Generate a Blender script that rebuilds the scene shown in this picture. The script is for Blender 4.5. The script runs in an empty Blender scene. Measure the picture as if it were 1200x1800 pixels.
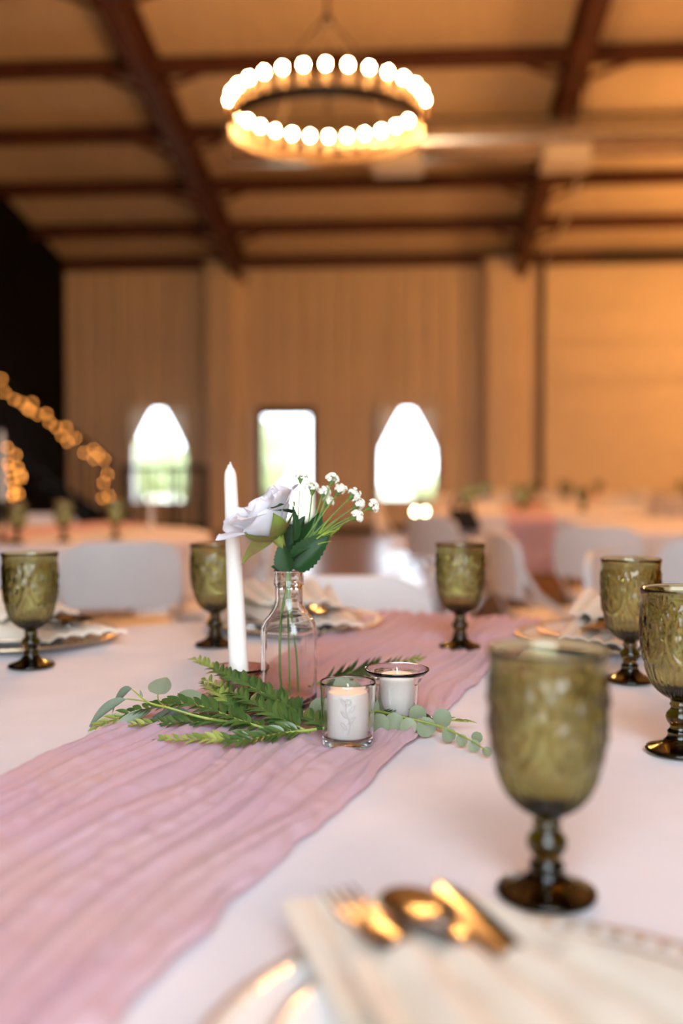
import bpy, math, random
from mathutils import Vector, Matrix, noise
PI = math.pi
sc = bpy.context.scene
COL = sc.collection

# ------------------------------------------------------------------ camera
YAW = math.radians(4.0)          # the hall is turned a little against the camera
PITCH = math.atan(69 / 1750)
CAM_Z = 1.038
FWD = Vector((-math.sin(YAW), math.cos(YAW), 0))
RGT = Vector((math.cos(YAW), math.sin(YAW), 0))
CAM = Vector((0, 0, CAM_Z))
cd = bpy.data.cameras.new('camera')
cam = bpy.data.objects.new('camera', cd)
COL.objects.link(cam)
cam.location = CAM
cam.rotation_euler = (PI / 2 - PITCH, 0, YAW)
cd.sensor_fit = 'VERTICAL'
cd.sensor_height = 36
cd.sensor_width = 24
cd.lens = 35
cd.clip_start = 0.02
cd.clip_end = 300
cd.dof.use_dof = True
cd.dof.focus_distance = 1.11
cd.dof.aperture_fstop = 1.9
sc.camera = cam

# ------------------------------------------------------------------ world, daylight, exposure
SKY = 8.9
wd = bpy.data.worlds.new('sky')
sc.world = wd
wd.use_nodes = True
bg = wd.node_tree.nodes['Background']
bg.inputs['Color'].default_value = (0.78, 0.88, 1.0, 1)
bg.inputs['Strength'].default_value = SKY
sc.view_settings.view_transform = 'Standard'
sc.view_settings.look = 'None'
sc.view_settings.exposure = 0.18
sc.view_settings.gamma = 1.0
sc.view_settings.use_curve_mapping = False

# the hall (metres, world axes = hall axes, far wall along X)
XL, XR, YB, YF = -6.15, 11.44, -1.3, 17.46
EAVE, SLOPE = 4.8, 0.167
YRIDGE = (YB + YF) / 2
def roof_z(y):
    return EAVE + SLOPE * min(YF - y, y - YB)
# the open entrance behind the camera that lets the daylight in
DX0, DX1, DH = -0.9, 1.2, 4.1
pl = bpy.data.lights.new('entrance_daylight', 'AREA')
pl.shape = 'RECTANGLE'; pl.size = DX1 - DX0; pl.size_y = DH
pl.cycles.is_portal = True
po = bpy.data.objects.new('entrance_daylight', pl)
COL.objects.link(po)
po.location = ((DX0 + DX1) / 2, YB - 0.05, DH / 2)
po.rotation_euler = (PI / 2, 0, 0)     # looks along +Y, into the hall
WARM = (1.0, 0.43, 0.12)
BULB = 1350.0

# ------------------------------------------------------------------ helpers
def W(x, d, z=0.0):
    """camera-ground coordinates (right, ahead) -> world"""
    v = RGT * x + FWD * d
    return Vector((v.x, v.y, z))
def ray(px, py):
    cf = FWD * math.cos(PITCH) - Vector((0, 0, math.sin(PITCH)))
    cu = FWD * math.sin(PITCH) + Vector((0, 0, math.cos(PITCH)))
    return RGT * ((px - 600) / 1750) + cu * ((900 - py) / 1750) + cf
def PX(px, py, z):
    r = ray(px, py); return CAM + r * ((z - CAM_Z) / r.z)
def PD(px, py, d):
    r = ray(px, py); return CAM + r * (d / r.dot(FWD))
def PY(px, py, y):
    r = ray(px, py); return CAM + r * (y / r.y)
T = 0.75                                # top of the tablecloths

def sm(a, b, x):
    t = max(0.0, min(1.0, (x - a) / (b - a))); return t * t * (3 - 2 * t)
def lerp(a, b, t): return a + (b - a) * t

def refine(prof, L):
    out = [prof[0]]
    for (a, b), (c, d) in zip(prof[:-1], prof[1:]):
        n = max(1, int(math.hypot(c-a, d-b)/L))
        if n > 1 and a > 1e-6 and c > 1e-6:
            ts = [.0006/math.hypot(c-a, d-b)] + [k/n for k in range(1, n)] + [1-.0006/math.hypot(c-a, d-b)]
        else: ts = [k/n for k in range(1, n)]
        out += [(a+(c-a)*t, b+(d-b)*t) for t in ts] + [(c, d)]
    return out
class MB:
    def __init__(s): s.v = []; s.f = []
    def add(s, vs, fs):
        k = len(s.v); s.v += [Vector(p) for p in vs]; s.f += [[i + k for i in f] for f in fs]; return s
    def box(s, x0, x1, y0, y1, z0, z1):
        return s.add([(x0,y0,z0),(x1,y0,z0),(x1,y1,z0),(x0,y1,z0),(x0,y0,z1),(x1,y0,z1),(x1,y1,z1),(x0,y1,z1)],
                     [(0,3,2,1),(4,5,6,7),(0,1,5,4),(1,2,6,5),(2,3,7,6),(3,0,4,7)])
    def bar(s, a, b, w, h, up=Vector((0,0,1))):
        a = Vector(a); b = Vector(b); t = (b - a).normalized()
        sd = t.cross(up)
        if sd.length < 1e-4: sd = t.cross(Vector((0,1,0)))
        sd.normalize(); u = sd.cross(t)
        o = [sd*(-w/2)+u*(-h/2), sd*(w/2)+u*(-h/2), sd*(w/2)+u*(h/2), sd*(-w/2)+u*(h/2)]
        return s.add([a+q for q in o]+[b+q for q in o], [(0,1,2,3),(7,6,5,4),(0,4,5,1),(1,5,6,2),(2,6,7,3),(3,7,4,0)])
    def tube(s, pts, r, n=8, cap=True):
        pts = [Vector(p) for p in pts]; m = len(pts)
        rr = r if isinstance(r, (list, tuple)) else [r] * m
        vs = []; prev = None
        for i, p in enumerate(pts):
            t = (pts[min(i+1, m-1)] - pts[max(i-1, 0)]).normalized()
            if prev is None:
                a = Vector((0,0,1)) if abs(t.z) < .9 else Vector((1,0,0))
                u = t.cross(a).normalized()
            else:
                u = (prev - t * prev.dot(t)).normalized()
            prev = u; w = t.cross(u)
            for k in range(n):
                an = 2 * PI * k / n
                vs.append(p + (u * math.cos(an) + w * math.sin(an)) * rr[i])
        fs = []
        for i in range(m - 1):
            for k in range(n):
                k2 = (k + 1) % n
                fs.append((i*n+k, i*n+k2, (i+1)*n+k2, (i+1)*n+k))
        if cap:
            fs.append(tuple(range(n-1, -1, -1))); fs.append(tuple((m-1)*n+k for k in range(n)))
        return s.add(vs, fs)
    def lathe(s, prof, n=48, fn=None, close=False, c=(0,0,0)):
        """prof: list of (r,z); fn(r,z,phi,i)->r"""
        vs = []; c = Vector(c); m = len(prof)
        for i, (r, z) in enumerate(prof):
            for k in range(n):
                ph = 2 * PI * k / n
                q = fn(r, z, ph, i) if fn else r
                vs.append(c + Vector((q*math.cos(ph), q*math.sin(ph), z)))
        fs = []
        for i in range(m - 1 if not close else m):
            j = (i + 1) % m
            for k in range(n):
                k2 = (k + 1) % n
                fs.append((i*n+k, i*n+k2, j*n+k2, j*n+k))
        if not close:
            if prof[0][0] > 1e-5: fs.append(tuple(range(n-1, -1, -1)))
            if prof[-1][0] > 1e-5: fs.append(tuple((m-1)*n+k for k in range(n)))
        return s.add(vs, fs)
    def grid(s, nu, nv, fn):
        vs = [fn(i/(nu-1), j/(nv-1)) for j in range(nv) for i in range(nu)]
        fs = [(j*nu+i, j*nu+i+1, (j+1)*nu+i+1, (j+1)*nu+i) for j in range(nv-1) for i in range(nu-1)]
        return s.add(vs, fs)
    def ball(s, c, rx, ry=None, rz=None, n=12, m=8):
        ry = ry or rx; rz = rz or rx; c = Vector(c)
        vs = [c + Vector((0,0,-rz))]
        for j in range(1, m):
            a = -PI/2 + PI*j/m
            for k in range(n):
                p = 2*PI*k/n
                vs.append(c + Vector((rx*math.cos(a)*math.cos(p), ry*math.cos(a)*math.sin(p), rz*math.sin(a))))
        vs.append(c + Vector((0,0,rz)))
        fs = [(0, 1+(k+1)%n, 1+k) for k in range(n)]
        for j in range(m-2):
            for k in range(n):
                k2 = (k+1)%n
                fs.append((1+j*n+k, 1+j*n+k2, 1+(j+1)*n+k2, 1+(j+1)*n+k))
        l = len(vs)-1
        fs += [(l, 1+(m-2)*n+k, 1+(m-2)*n+(k+1)%n) for k in range(n)]
        return s.add(vs, fs)
    def mesh(s, name, mat, smooth=True, angle=40, origin=None):
        me = bpy.data.meshes.new(name)
        o = Vector(origin) if origin is not None else Vector((0,0,0))
        me.from_pydata([tuple(p - o) for p in s.v], [], s.f)
        if smooth:
            me.polygons.foreach_set('use_smooth', [True]*len(me.polygons))
            if angle < 180: me.set_sharp_from_angle(angle=math.radians(angle))
        for m_ in (mat if isinstance(mat, (list, tuple)) else [mat]):
            me.materials.append(m_)
        me.update()
        return me
    def build(s, name, mat, parent=None, smooth=True, angle=40, origin=None, loc=None):
        ob = bpy.data.objects.new(name, s.mesh(name, mat, smooth, angle, origin))
        COL.objects.link(ob)
        if parent is not None: ob.parent = parent
        if loc is not None: ob.location = loc
        elif origin is not None and parent is None: ob.location = Vector(origin)
        return ob

def tag(o, label=None, cat=None, group=None, kind=None):
    if label: o['label'] = label
    if cat: o['category'] = cat
    if group: o['group'] = group
    if kind: o['kind'] = kind
    return o
def thing(name, label, cat, loc=(0,0,0), rz=0, group=None):
    o = bpy.data.objects.new(name, None); COL.objects.link(o)
    o.empty_display_size = 0.05
    o.location = loc; o.rotation_euler = (0, 0, rz)
    return tag(o, label, cat, group)
def inst(name, me, parent, mat4=None, loc=None):
    o = bpy.data.objects.new(name, me); COL.objects.link(o)
    if parent is not None: o.parent = parent
    if mat4 is not None: o.matrix_local = mat4
    if loc is not None: o.location = loc
    return o
def dup(root, loc, rz=0, label=None, group=None, scale=None):
    r = root.copy(); COL.objects.link(r); r.location = loc; r.rotation_euler = (0, 0, rz)
    if scale: r.scale = (scale,)*3
    if label: r['label'] = label
    if group: r['group'] = group
    elif 'group' in r: del r['group']
    for ch in list(root.children):
        c = ch.copy(); COL.objects.link(c); c.parent = r
        for g in list(ch.children):
            d = g.copy(); COL.objects.link(d); d.parent = c
    return r
def struct(o): o['kind'] = 'structure'; return o

# ------------------------------------------------------------------ materials
def mat(name, col, rough=.5, metal=0.0, var=0.0, vscale=6.0, bump=0.0, bscale=40.0, trans=0.0, ior=1.45,
        sheen=0.0, emit=None, es=0.0, sss=0.0, stretch=None, rnd=0.0, col2=None, coat=0.0, spec=None):
    m = bpy.data.materials.new(name); m.use_nodes = True
    nt = m.node_tree; N = nt.nodes; L = nt.links
    b = N['Principled BSDF']
    b.inputs['Base Color'].default_value = (*col, 1)
    b.inputs['Roughness'].default_value = rough
    b.inputs['Metallic'].default_value = metal
    b.inputs['IOR'].default_value = ior
    b.inputs['Transmission Weight'].default_value = trans
    b.inputs['Sheen Weight'].default_value = sheen
    b.inputs['Coat Weight'].default_value = coat
    if spec is not None: b.inputs['Specular IOR Level'].default_value = spec
    if sss:
        b.inputs['Subsurface Weight'].default_value = sss
        b.inputs['Subsurface Radius'].default_value = (.012, .008, .006)
        b.inputs['Subsurface Scale'].default_value = 1.0
    if emit:
        b.inputs['Emission Color'].default_value = (*emit, 1); b.inputs['Emission Strength'].default_value = es
    vec = None
    if var or bump:
        tc = N.new('ShaderNodeTexCoord'); mp = N.new('ShaderNodeMapping')
        L.new(tc.outputs['Object'], mp.inputs['Vector'])
        if stretch: mp.inputs['Scale'].default_value = stretch
        vec = mp.outputs['Vector']
    if var or rnd or col2:
        mx = N.new('ShaderNodeMix'); mx.data_type = 'RGBA'
        c2 = col2 or tuple(max(0, c*(1-var)) for c in col)
        mx.inputs['A'].default_value = (*col, 1); mx.inputs['B'].default_value = (*c2, 1)
        if rnd:
            oi = N.new('ShaderNodeObjectInfo'); fac = oi.outputs['Random']
        if var:
            nz = N.new('ShaderNodeTexNoise'); nz.inputs['Scale'].default_value = vscale; nz.inputs['Detail'].default_value = 4
            L.new(vec, nz.inputs['Vector'])
            rp = N.new('ShaderNodeValToRGB'); rp.color_ramp.elements[0].position = .35; rp.color_ramp.elements[1].position = .68
            L.new(nz.outputs['Fac'], rp.inputs['Fac'])
            if rnd:
                ma = N.new('ShaderNodeMath'); ma.operation = 'ADD'; ma.use_clamp = True
                mb = N.new('ShaderNodeMath'); mb.operation = 'MULTIPLY'; mb.inputs[1].default_value = .5
                L.new(rp.outputs['Color'], mb.inputs[0]); L.new(mb.outputs[0], ma.inputs[0]); 
                mc = N.new('ShaderNodeMath'); mc.operation = 'MULTIPLY'; mc.inputs[1].default_value = rnd
                L.new(fac, mc.inputs[0]); L.new(mc.outputs[0], ma.inputs[1]); fac = ma.outputs[0]
            else: fac = rp.outputs['Color']
        L.new(fac, mx.inputs['Factor']); L.new(mx.outputs['Result'], b.inputs['Base Color'])
    if bump:
        n2 = N.new('ShaderNodeTexNoise'); n2.inputs['Scale'].default_value = bscale; n2.inputs['Detail'].default_value = 3
        L.new(vec, n2.inputs['Vector'])
        bp = N.new('ShaderNodeBump'); bp.inputs['Strength'].default_value = bump; bp.inputs['Distance'].default_value = .002
        L.new(n2.outputs['Fac'], bp.inputs['Height']); L.new(bp.outputs['Normal'], b.inputs['Normal'])
    return m
def cloth_mat(name, col, weave=900, var=.08, transl=.15, bump=.25, col2=None, rough=.85, vscale=9, gaps=0.0):
    m = mat(name, col, rough=rough, var=var, vscale=vscale, sheen=.15, col2=col2, spec=.15)
    nt = m.node_tree; N = nt.nodes; L = nt.links; b = N['Principled BSDF']; out = N['Material Output']
    tc = N.new('ShaderNodeTexCoord')
    hs = []
    for ax in (0, 1):
        wv = N.new('ShaderNodeTexWave'); wv.bands_direction = 'XY'[ax]; wv.inputs['Scale'].default_value = weave/10
        wv.inputs['Distortion'].default_value = 1.5; wv.inputs['Detail'].default_value = 1
        L.new(tc.outputs['Object'], wv.inputs['Vector']); hs.append(wv.outputs['Fac'])
    ad = N.new('ShaderNodeMath'); ad.operation = 'ADD'; L.new(hs[0], ad.inputs[0]); L.new(hs[1], ad.inputs[1])
    bp = N.new('ShaderNodeBump'); bp.inputs['Strength'].default_value = bump; bp.inputs['Distance'].default_value = .0006
    L.new(ad.outputs[0], bp.inputs['Height']); L.new(bp.outputs['Normal'], b.inputs['Normal'])
    tr = N.new('ShaderNodeBsdfTranslucent'); tr.inputs['Color'].default_value = (*col, 1)
    ms = N.new('ShaderNodeMixShader'); ms.inputs['Fac'].default_value = transl
    L.new(b.outputs['BSDF'], ms.inputs[1]); L.new(tr.outputs['BSDF'], ms.inputs[2])
    sh = ms.outputs['Shader']
    if gaps:
        tp = N.new('ShaderNodeBsdfTransparent'); m2 = N.new('ShaderNodeMixShader'); m2.inputs['Fac'].default_value = gaps
        L.new(sh, m2.inputs[1]); L.new(tp.outputs['BSDF'], m2.inputs[2]); sh = m2.outputs['Shader']
    L.new(sh, out.inputs['Surface'])
    return m
def glass_mat(name, col=(1,1,1), absorb=None, density=0.0, rough=0.0, bump=0.0, bscale=60):
    m = bpy.data.materials.new(name); m.use_nodes = True
    nt = m.node_tree; N = nt.nodes; L = nt.links
    N.remove(N['Principled BSDF'])
    g = N.new('ShaderNodeBsdfGlass'); g.inputs['Color'].default_value = (*col, 1)
    g.inputs['Roughness'].default_value = rough; g.inputs['IOR'].default_value = 1.5
    L.new(g.outputs['BSDF'], N['Material Output'].inputs['Surface'])
    tc = N.new('ShaderNodeTexCoord'); nz = N.new('ShaderNodeTexNoise'); nz.inputs['Scale'].default_value = bscale
    L.new(tc.outputs['Object'], nz.inputs['Vector'])
    bp = N.new('ShaderNodeBump'); bp.inputs['Strength'].default_value = bump; bp.inputs['Distance'].default_value = .001
    L.new(nz.outputs['Fac'], bp.inputs['Height']); L.new(bp.outputs['Normal'], g.inputs['Normal'])
    if absorb:
        va = N.new('ShaderNodeVolumeAbsorption'); va.inputs['Color'].default_value = (*absorb, 1); va.inputs['Density'].default_value = density
        L.new(va.outputs['Volume'], N['Material Output'].inputs['Volume'])
    return m
def pane_mat(name):
    m = bpy.data.materials.new(name); m.use_nodes = True
    nt = m.node_tree; N = nt.nodes; L = nt.links; N.remove(N['Principled BSDF'])
    t = N.new('ShaderNodeBsdfTransparent'); g = N.new('ShaderNodeBsdfGlossy'); g.inputs['Roughness'].default_value = .02
    f = N.new('ShaderNodeFresnel'); f.inputs['IOR'].default_value = 1.45
    ms = N.new('ShaderNodeMixShader'); L.new(f.outputs[0], ms.inputs['Fac']); L.new(t.outputs[0], ms.inputs[1]); L.new(g.outputs[0], ms.inputs[2])
    L.new(ms.outputs[0], N['Material Output'].inputs['Surface'])
    return m
def emit_mat(name, col, s):
    m = bpy.data.materials.new(name); m.use_nodes = True
    nt = m.node_tree; N = nt.nodes; N.remove(N['Principled BSDF'])
    e = N.new('ShaderNodeEmission'); e.inputs['Color'].default_value = (*col, 1); e.inputs['Strength'].default_value = s
    nt.links.new(e.outputs[0], N['Material Output'].inputs['Surface'])
    return m

M = {}
M['floor'] = mat('polished_concrete', (.26,.14,.07), rough=.32, var=.35, vscale=1.2, bump=.05, bscale=20)
M['liner'] = mat('cream_liner', (.74,.63,.47), rough=.55, var=.10, vscale=2.0, stretch=(3,3,.3))
M['ceil'] = mat('cream_insulation', (.80,.69,.52), rough=.6, var=.10, vscale=2.5, bump=.4, bscale=6, stretch=(6,.6,1))
M['black'] = mat('black_panel', (.005,.0045,.005), rough=.85, var=.3, vscale=3, spec=.1)
M['steel_red'] = mat('red_oxide_steel', (.10,.030,.016), rough=.55, var=.4, vscale=5)
M['duct'] = mat('galvanised_duct', (.84,.82,.78), rough=.2, metal=.85, var=.15, vscale=8)
M['register'] = mat('painted_register', (.75,.73,.68), rough=.4, var=.05)
M['brown_panel'] = mat('brown_panel', (.24,.17,.11), rough=.7, var=.2, vscale=3)
M['door_panel'] = mat('cream_door_panel', (.80,.69,.50), rough=.45, var=.06, vscale=3)
M['dark_metal'] = mat('dark_metal', (.025,.022,.02), rough=.45, metal=.6, var=.2)
M['black_steel'] = mat('matt_black_steel', (.006,.0055,.005), rough=.7, var=.2, spec=.15)
M['white_trim'] = mat('white_trim', (.75,.73,.70), rough=.45, var=.05)
M['pane'] = pane_mat('window_pane')
M['curtain'] = cloth_mat('sheer_curtain', (.74,.66,.55), transl=.10, bump=.1, weave=400)
M['grass'] = mat('dry_lawn', (.48,.46,.32), rough=.9, var=.3, vscale=.6)
M['leafy'] = mat('tree_foliage', (.36,.40,.20), rough=.8, var=.5, vscale=2.5, bump=.6, bscale=8)
M['bark'] = mat('bark', (.12,.08,.05), rough=.9, var=.4, vscale=8)
M['chair'] = mat('white_plastic', (.80,.78,.75), rough=.38, var=.04, vscale=12, bump=.08, bscale=400)
M['chair_tube'] = mat('white_enamel_tube', (.78,.76,.73), rough=.32, var=.05)
M['chair_cap'] = mat('grey_rubber', (.35,.34,.33), rough=.7, var=.1)
M['linen'] = cloth_mat('white_tablecloth', (.785,.755,.78), weave=1500, var=.05, bump=.18, transl=.05, vscale=14)
M['runner'] = cloth_mat('mauve_gauze', (.72,.485,.565), weave=1300, var=.22, bump=.4, transl=.25, col2=(.74,.51,.50), vscale=10)
M['wood'] = mat('plywood_top', (.40,.27,.15), rough=.6, var=.3, vscale=8, stretch=(1,8,1))
M['goblet'] = glass_mat('olive_glass', (.97,.97,.93), absorb=(.60,.57,.10), density=270)
M['clear'] = glass_mat('clear_glass', (1,1,1), absorb=(.85,.82,.80), density=30, bump=.03, bscale=70)
M['votive_glass'] = glass_mat('votive_glass', (1,1,1), absorb=(.86,.88,.84), density=12)
M['smoke'] = glass_mat('smoky_rose_glass', (.98,.93,.92), absorb=(.65,.40,.38), density=180)
M['wax'] = mat('white_wax', (.86,.81,.73), rough=.45, sss=.4, var=.03, vscale=40)
M['wick'] = mat('wick', (.75,.72,.66), rough=.9, var=.1)
M['stem'] = mat('green_stem', (.16,.27,.06), rough=.5, var=.3, vscale=40)
M['stem2'] = mat('yellow_green_stem', (.30,.38,.06), rough=.45, var=.3, vscale=60)
M['fern'] = mat('sprig_leaf', (.022,.060,.012), rough=.32, var=.3, vscale=70, rnd=.7, col2=(.09,.145,.032), coat=.2)
M['fern_tip'] = mat('sprig_tip_leaf', (.10,.16,.025), rough=.38, var=.3, vscale=70, rnd=.7, col2=(.34,.36,.08))
M['euc'] = mat('eucalyptus_leaf', (.165,.205,.115), rough=.5, var=.25, vscale=90, rnd=.4, col2=(.29,.32,.19))
M['euc_w'] = mat('willow_leaf', (.15,.20,.14), rough=.5, var=.25, vscale=50, rnd=.6, col2=(.26,.28,.17))
M['euc_edge'] = mat('eucalyptus_edge', (.55,.62,.36), rough=.5, var=.2)
M['rose_leaf'] = mat('rose_leaf', (.010,.042,.010), rough=.36, var=.4, vscale=60, bump=.3, bscale=160, col2=(.026,.075,.018))
M['sepal'] = mat('sepal', (.20,.29,.045), rough=.5, var=.5, vscale=60, col2=(.26,.17,.07))
M['petal'] = cloth_mat('white_petal', (.86,.85,.89), weave=2600, var=.04, bump=.06, transl=.28, rough=.6, vscale=60)
M['floret'] = mat('cream_floret', (.85,.82,.66), rough=.7, var=.1, vscale=300, sss=.1)
M['china'] = mat('white_china', (.85,.83,.80), rough=.15, var=.02, coat=.4)
M['gold'] = mat('gold_rim', (.62,.50,.34), rough=.42, metal=1.0, var=.15, vscale=60)
M['napkin'] = cloth_mat('cream_napkin', (.88,.79,.65), weave=1800, var=.04, bump=.15, transl=.12)
M['silver'] = mat('polished_steel', (.24,.235,.23), rough=.16, metal=1.0, var=.06, vscale=30)
M['brass'] = mat('brushed_brass', (.06,.042,.025), rough=.55, metal=.5, var=.2, vscale=15)
M['sleeve'] = mat('bronze_sleeve', (.10,.075,.05), rough=.5, var=.05)
M['bulb'] = emit_mat('warm_bulb', WARM, BULB)
M['fairy'] = emit_mat('amber_bulb', (1.0, .36, .07), 12.0)
M['flame'] = emit_mat('candle_flame', (1.0, .85, .45), 30.0)
M['wire'] = mat('dark_wire', (.03,.025,.02), rough=.6, var=.1)
M['bag_black'] = mat('black_fabric', (.012,.012,.013), rough=.8, var=.2, bump=.3, bscale=300)
M['bag_grey'] = mat('grey_fabric', (.30,.28,.31), rough=.85, var=.15, bump=.3, bscale=300)

# ------------------------------------------------------------------ setting: floor, walls, roof
fl = MB().box(XL-.2, XR+.2, YB-.2, YF+.2, -.2, 0).build('floor', M['floor'], smooth=False); struct(fl)
gr = MB().box(-70, 80, -70, 90, -.45, -.21).build('ground', M['grass'], smooth=False); struct(gr)

def opening(px0, py0, px1, py1):
    a = PY(px0, py0, YF); b = PY(px1, py1, YF)
    return [a.x, b.x, b.z, a.z]
op_w1 = opening(229, 714, 334, 886)
op_d1 = opening(459, 727, 547, 1000); op_d1[2] = 0.0
op_w2 = opening(663, 713, 769, 882)
od = PY(950, 468, YF)
op_d2 = [od.x, od.x + 4.6, 0.0, od.z]
def cells(x0, x1, z0, z1, ops, xs=()):
    """rectangles of x0..x1, z0..z1 that are not in an opening"""
    br = sorted(set([x0, x1] + [o[0] for o in ops] + [o[1] for o in ops] + list(xs)))
    br = [b for b in br if x0 <= b <= x1]
    for a, b in zip(br[:-1], br[1:]):
        if b - a < 1e-4: continue
        z = z0
        for o in sorted([o for o in ops if o[0] < (a+b)/2 < o[1]], key=lambda o: o[2]):
            if o[2] > z: yield a, b, z, o[2]
            z = o[3]
        if z < z1: yield a, b, z, z1
ops = [op_w1, op_d1, op_w2, op_d2]
wb = MB()
for a, b, z0, z1 in cells(XL-.2, XR+.2, -.2, EAVE+.05, ops): wb.box(a, b, YF, YF+.2, z0, z1)
wall_far = struct(wb.build('wall_far', M['liner'], smooth=False))
PW = 0.9144
xs = [XL + PW*k for k in range(1, 20)]
for a, b, z0, z1 in cells(XL, XR, .005, EAVE-.01, ops, xs):
    if b - a < .05: continue
    p = MB(); y1 = YF; y0 = YF - .012
    pts = [(a+.004, y0)]
    x = math.ceil(a/.3048)*.3048
    while x < b - .05:
        if x > a + .05: pts += [(x-.04, y0), (x-.02, y0-.032), (x+.02, y0-.032), (x+.04, y0)]
        x += .3048
    pts += [(b-.004, y0)]
    n = len(pts)
    vs = [(q[0], q[1], z0+.002) for q in pts] + [(q[0], q[1], z1-.002) for q in pts]
    fs = [(i, i+1, n+i+1, n+i) for i in range(n-1)]
    k = len(vs); vs += [(pts[0][0], y1, z0+.002), (pts[-1][0], y1, z0+.002), (pts[-1][0], y1, z1-.002), (pts[0][0], y1, z1-.002)]
    fs += [(0, n, k+3, k), (n-1, k+1, k+2, 2*n-1), tuple(range(n-1, -1, -1)) + (k, k+1), tuple(range(n, 2*n)) + (k+2, k+3)]
    p.add(vs, fs).build('wall_panel', M['liner'], wall_far, smooth=False)
RX = [-2.99, 1.82, 6.63]
for x in RX:
    c = MB()
    pr = [(x-.62, YF), (x-.60, YF-.30), (x-.52, YF-.38), (x-.10, YF-.38), (x-.04, YF-.30), (x-.02, YF)]
    vs = [(a, b, 0.01) for a, b in pr] + [(a, b, EAVE-.12) for a, b in pr]; n = len(pr)
    c.add(vs, [(i, (i+1) % n, n+(i+1) % n, n+i) for i in range(n)] + [tuple(range(n-1,-1,-1)), tuple(range(n, 2*n))])
    c.build('column_cover', M['liner'], wall_far, smooth=True, angle=30)
def gable(name, x0, x1, m):
    zr = roof_z(YRIDGE) + .05; e = EAVE + .05
    pr = [(YB-.2, -.2), (YF+.2, -.2), (YF+.2, e), (YRIDGE, zr), (YB-.2, e)]
    vs = [(x0, a, b) for a, b in pr] + [(x1, a, b) for a, b in pr]; n = 5
    o = MB().add(vs, [(i, (i+1) % n, n+(i+1) % n, n+i) for i in range(n)] + [tuple(range(n-1,-1,-1)), tuple(range(n, 2*n))])
    return struct(o.build(name, m, smooth=False))
gable('wall_left', XL-.2, XL, M['black'])
gable('wall_right', XR, XR+.2, M['brown_panel'])
wb = MB()
for a, b, z0, z1 in cells(XL-.2, XR+.2, -.2, EAVE+.05, [[DX0, DX1, 0.0, DH]]): wb.box(a, b, YB-.2, YB, z0, z1)
wall_back = struct(wb.build('wall_back', M['brown_panel'], smooth=False))
d3 = MB().box(DX0-.08, DX0+.0, YB-.22, YB+.04, 0, DH+.08).box(DX1, DX1+.08, YB-.22, YB+.04, 0, DH+.08).box(DX0, DX1, YB-.22, YB+.04, DH, DH+.08)
struct(d3.build('door_3', M['white_trim'], smooth=False))

cm = MB()
zr = roof_z(YRIDGE)
for (ya, yb) in ((YF+.2, YRIDGE), (YRIDGE, YB-.2)):
    za = EAVE - .2*SLOPE if ya > YRIDGE else zr
    zb = zr if yb == YRIDGE else EAVE - .2*SLOPE
    vs = [(XL-.2, ya, za), (XR+.2, ya, za), (XR+.2, yb, zb), (XL-.2, yb, zb)]
    vs += [(v[0], v[1], v[2]+.12) for v in vs]
    cm.add(vs, [(0,1,2,3),(7,6,5,4),(0,4,5,1),(1,5,6,2),(2,6,7,3),(3,7,4,0)])
ceiling = struct(cm.build('ceiling', M['ceil'], smooth=False))
PYS = [17.36] + [15.93 - 1.5*k for k in range(0, 6)] + [4.9 - 1.5*k for k in range(0, 6)]
for y in PYS:
    z = roof_z(y); s = -SLOPE if y > YRIDGE else SLOPE
    p = MB().box(XL+.01, XR-.01, y-.012, y+.012, z-.215, z-.012)
    p.box(XL+.01, XR-.01, y-.075, y+.012, z-.225, z-.205).box(XL+.01, XR-.01, y-.012, y+.07, z-.03, z-.008)
    p.build('purlin', M['steel_red'], ceiling, smooth=False)
RD = .44
for x in RX:
    r = MB()
    for (ya, yb) in ((YF-.05, YRIDGE), (YRIDGE, YB+.05)):
        za, zb = roof_z(ya), roof_z(yb)
        def slab(xa, xb, t0, t1):
            vs = [(xa, ya, za-t1), (xb, ya, za-t1), (xb, yb, zb-t1), (xa, yb, zb-t1), (xa, ya, za-t0), (xb, ya, za-t0), (xb, yb, zb-t0), (xa, yb, zb-t0)]
            r.add(vs, [(0,1,2,3),(7,6,5,4),(0,4,5,1),(1,5,6,2),(2,6,7,3),(3,7,4,0)])
        slab(x-.11, x+.11, RD-.02, RD); slab(x-.008, x+.008, .01, RD-.02); slab(x-.11, x+.11, .01, .03)
    ro = r.build('rafter', M['steel_red'], ceiling, smooth=False)
    for y in PYS[1:6]:
        z = roof_z(y)
        for s in (-1, 1):
            MB().bar((x+s*.10, y-.06, z-RD+.03), (x+s*.60, y-.03, z-.21), .05, .05).build('flange_brace', M['steel_red'], ro, smooth=False)

# windows and doors of the far wall
def window(name, o, mull=True):
    x0, x1, z0, z1 = o
    f = MB(); w = .05
    f.box(x0, x0+w, YF-.03, YF+.17, z0, z1).box(x1-w, x1, YF-.03, YF+.17, z0, z1)
    f.box(x0+w, x1-w, YF-.03, YF+.17, z1-w, z1).box(x0+w, x1-w, YF-.03, YF+.17, z0, z0+w)
    wn = struct(f.build(name, M['white_trim'], smooth=False))
    zm = (z0+z1)/2
    MB().box(x0+w, x1-w, YF+.06, YF+.10, zm-.02, zm+.02).build('meeting_rail', M['white_trim'], wn, smooth=False)
    for za, zb in ((z0+w, zm-.02), (zm+.02, z1-w)):
        MB().box(x0+w, x1-w, YF+.075, YF+.081, za, zb).build('pane', M['pane'], wn, smooth=False)
    return wn
window('window_1', op_w1); window('window_2', op_w2)
x0, x1, z0, z1 = op_d1
f = MB().box(x0-.06, x0, YF-.05, YF+.17, 0, z1+.10).box(x1, x1+.06, YF-.05, YF+.17, 0, z1+.10).box(x0, x1, YF-.05, YF+.17, z1, z1+.10)
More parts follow.
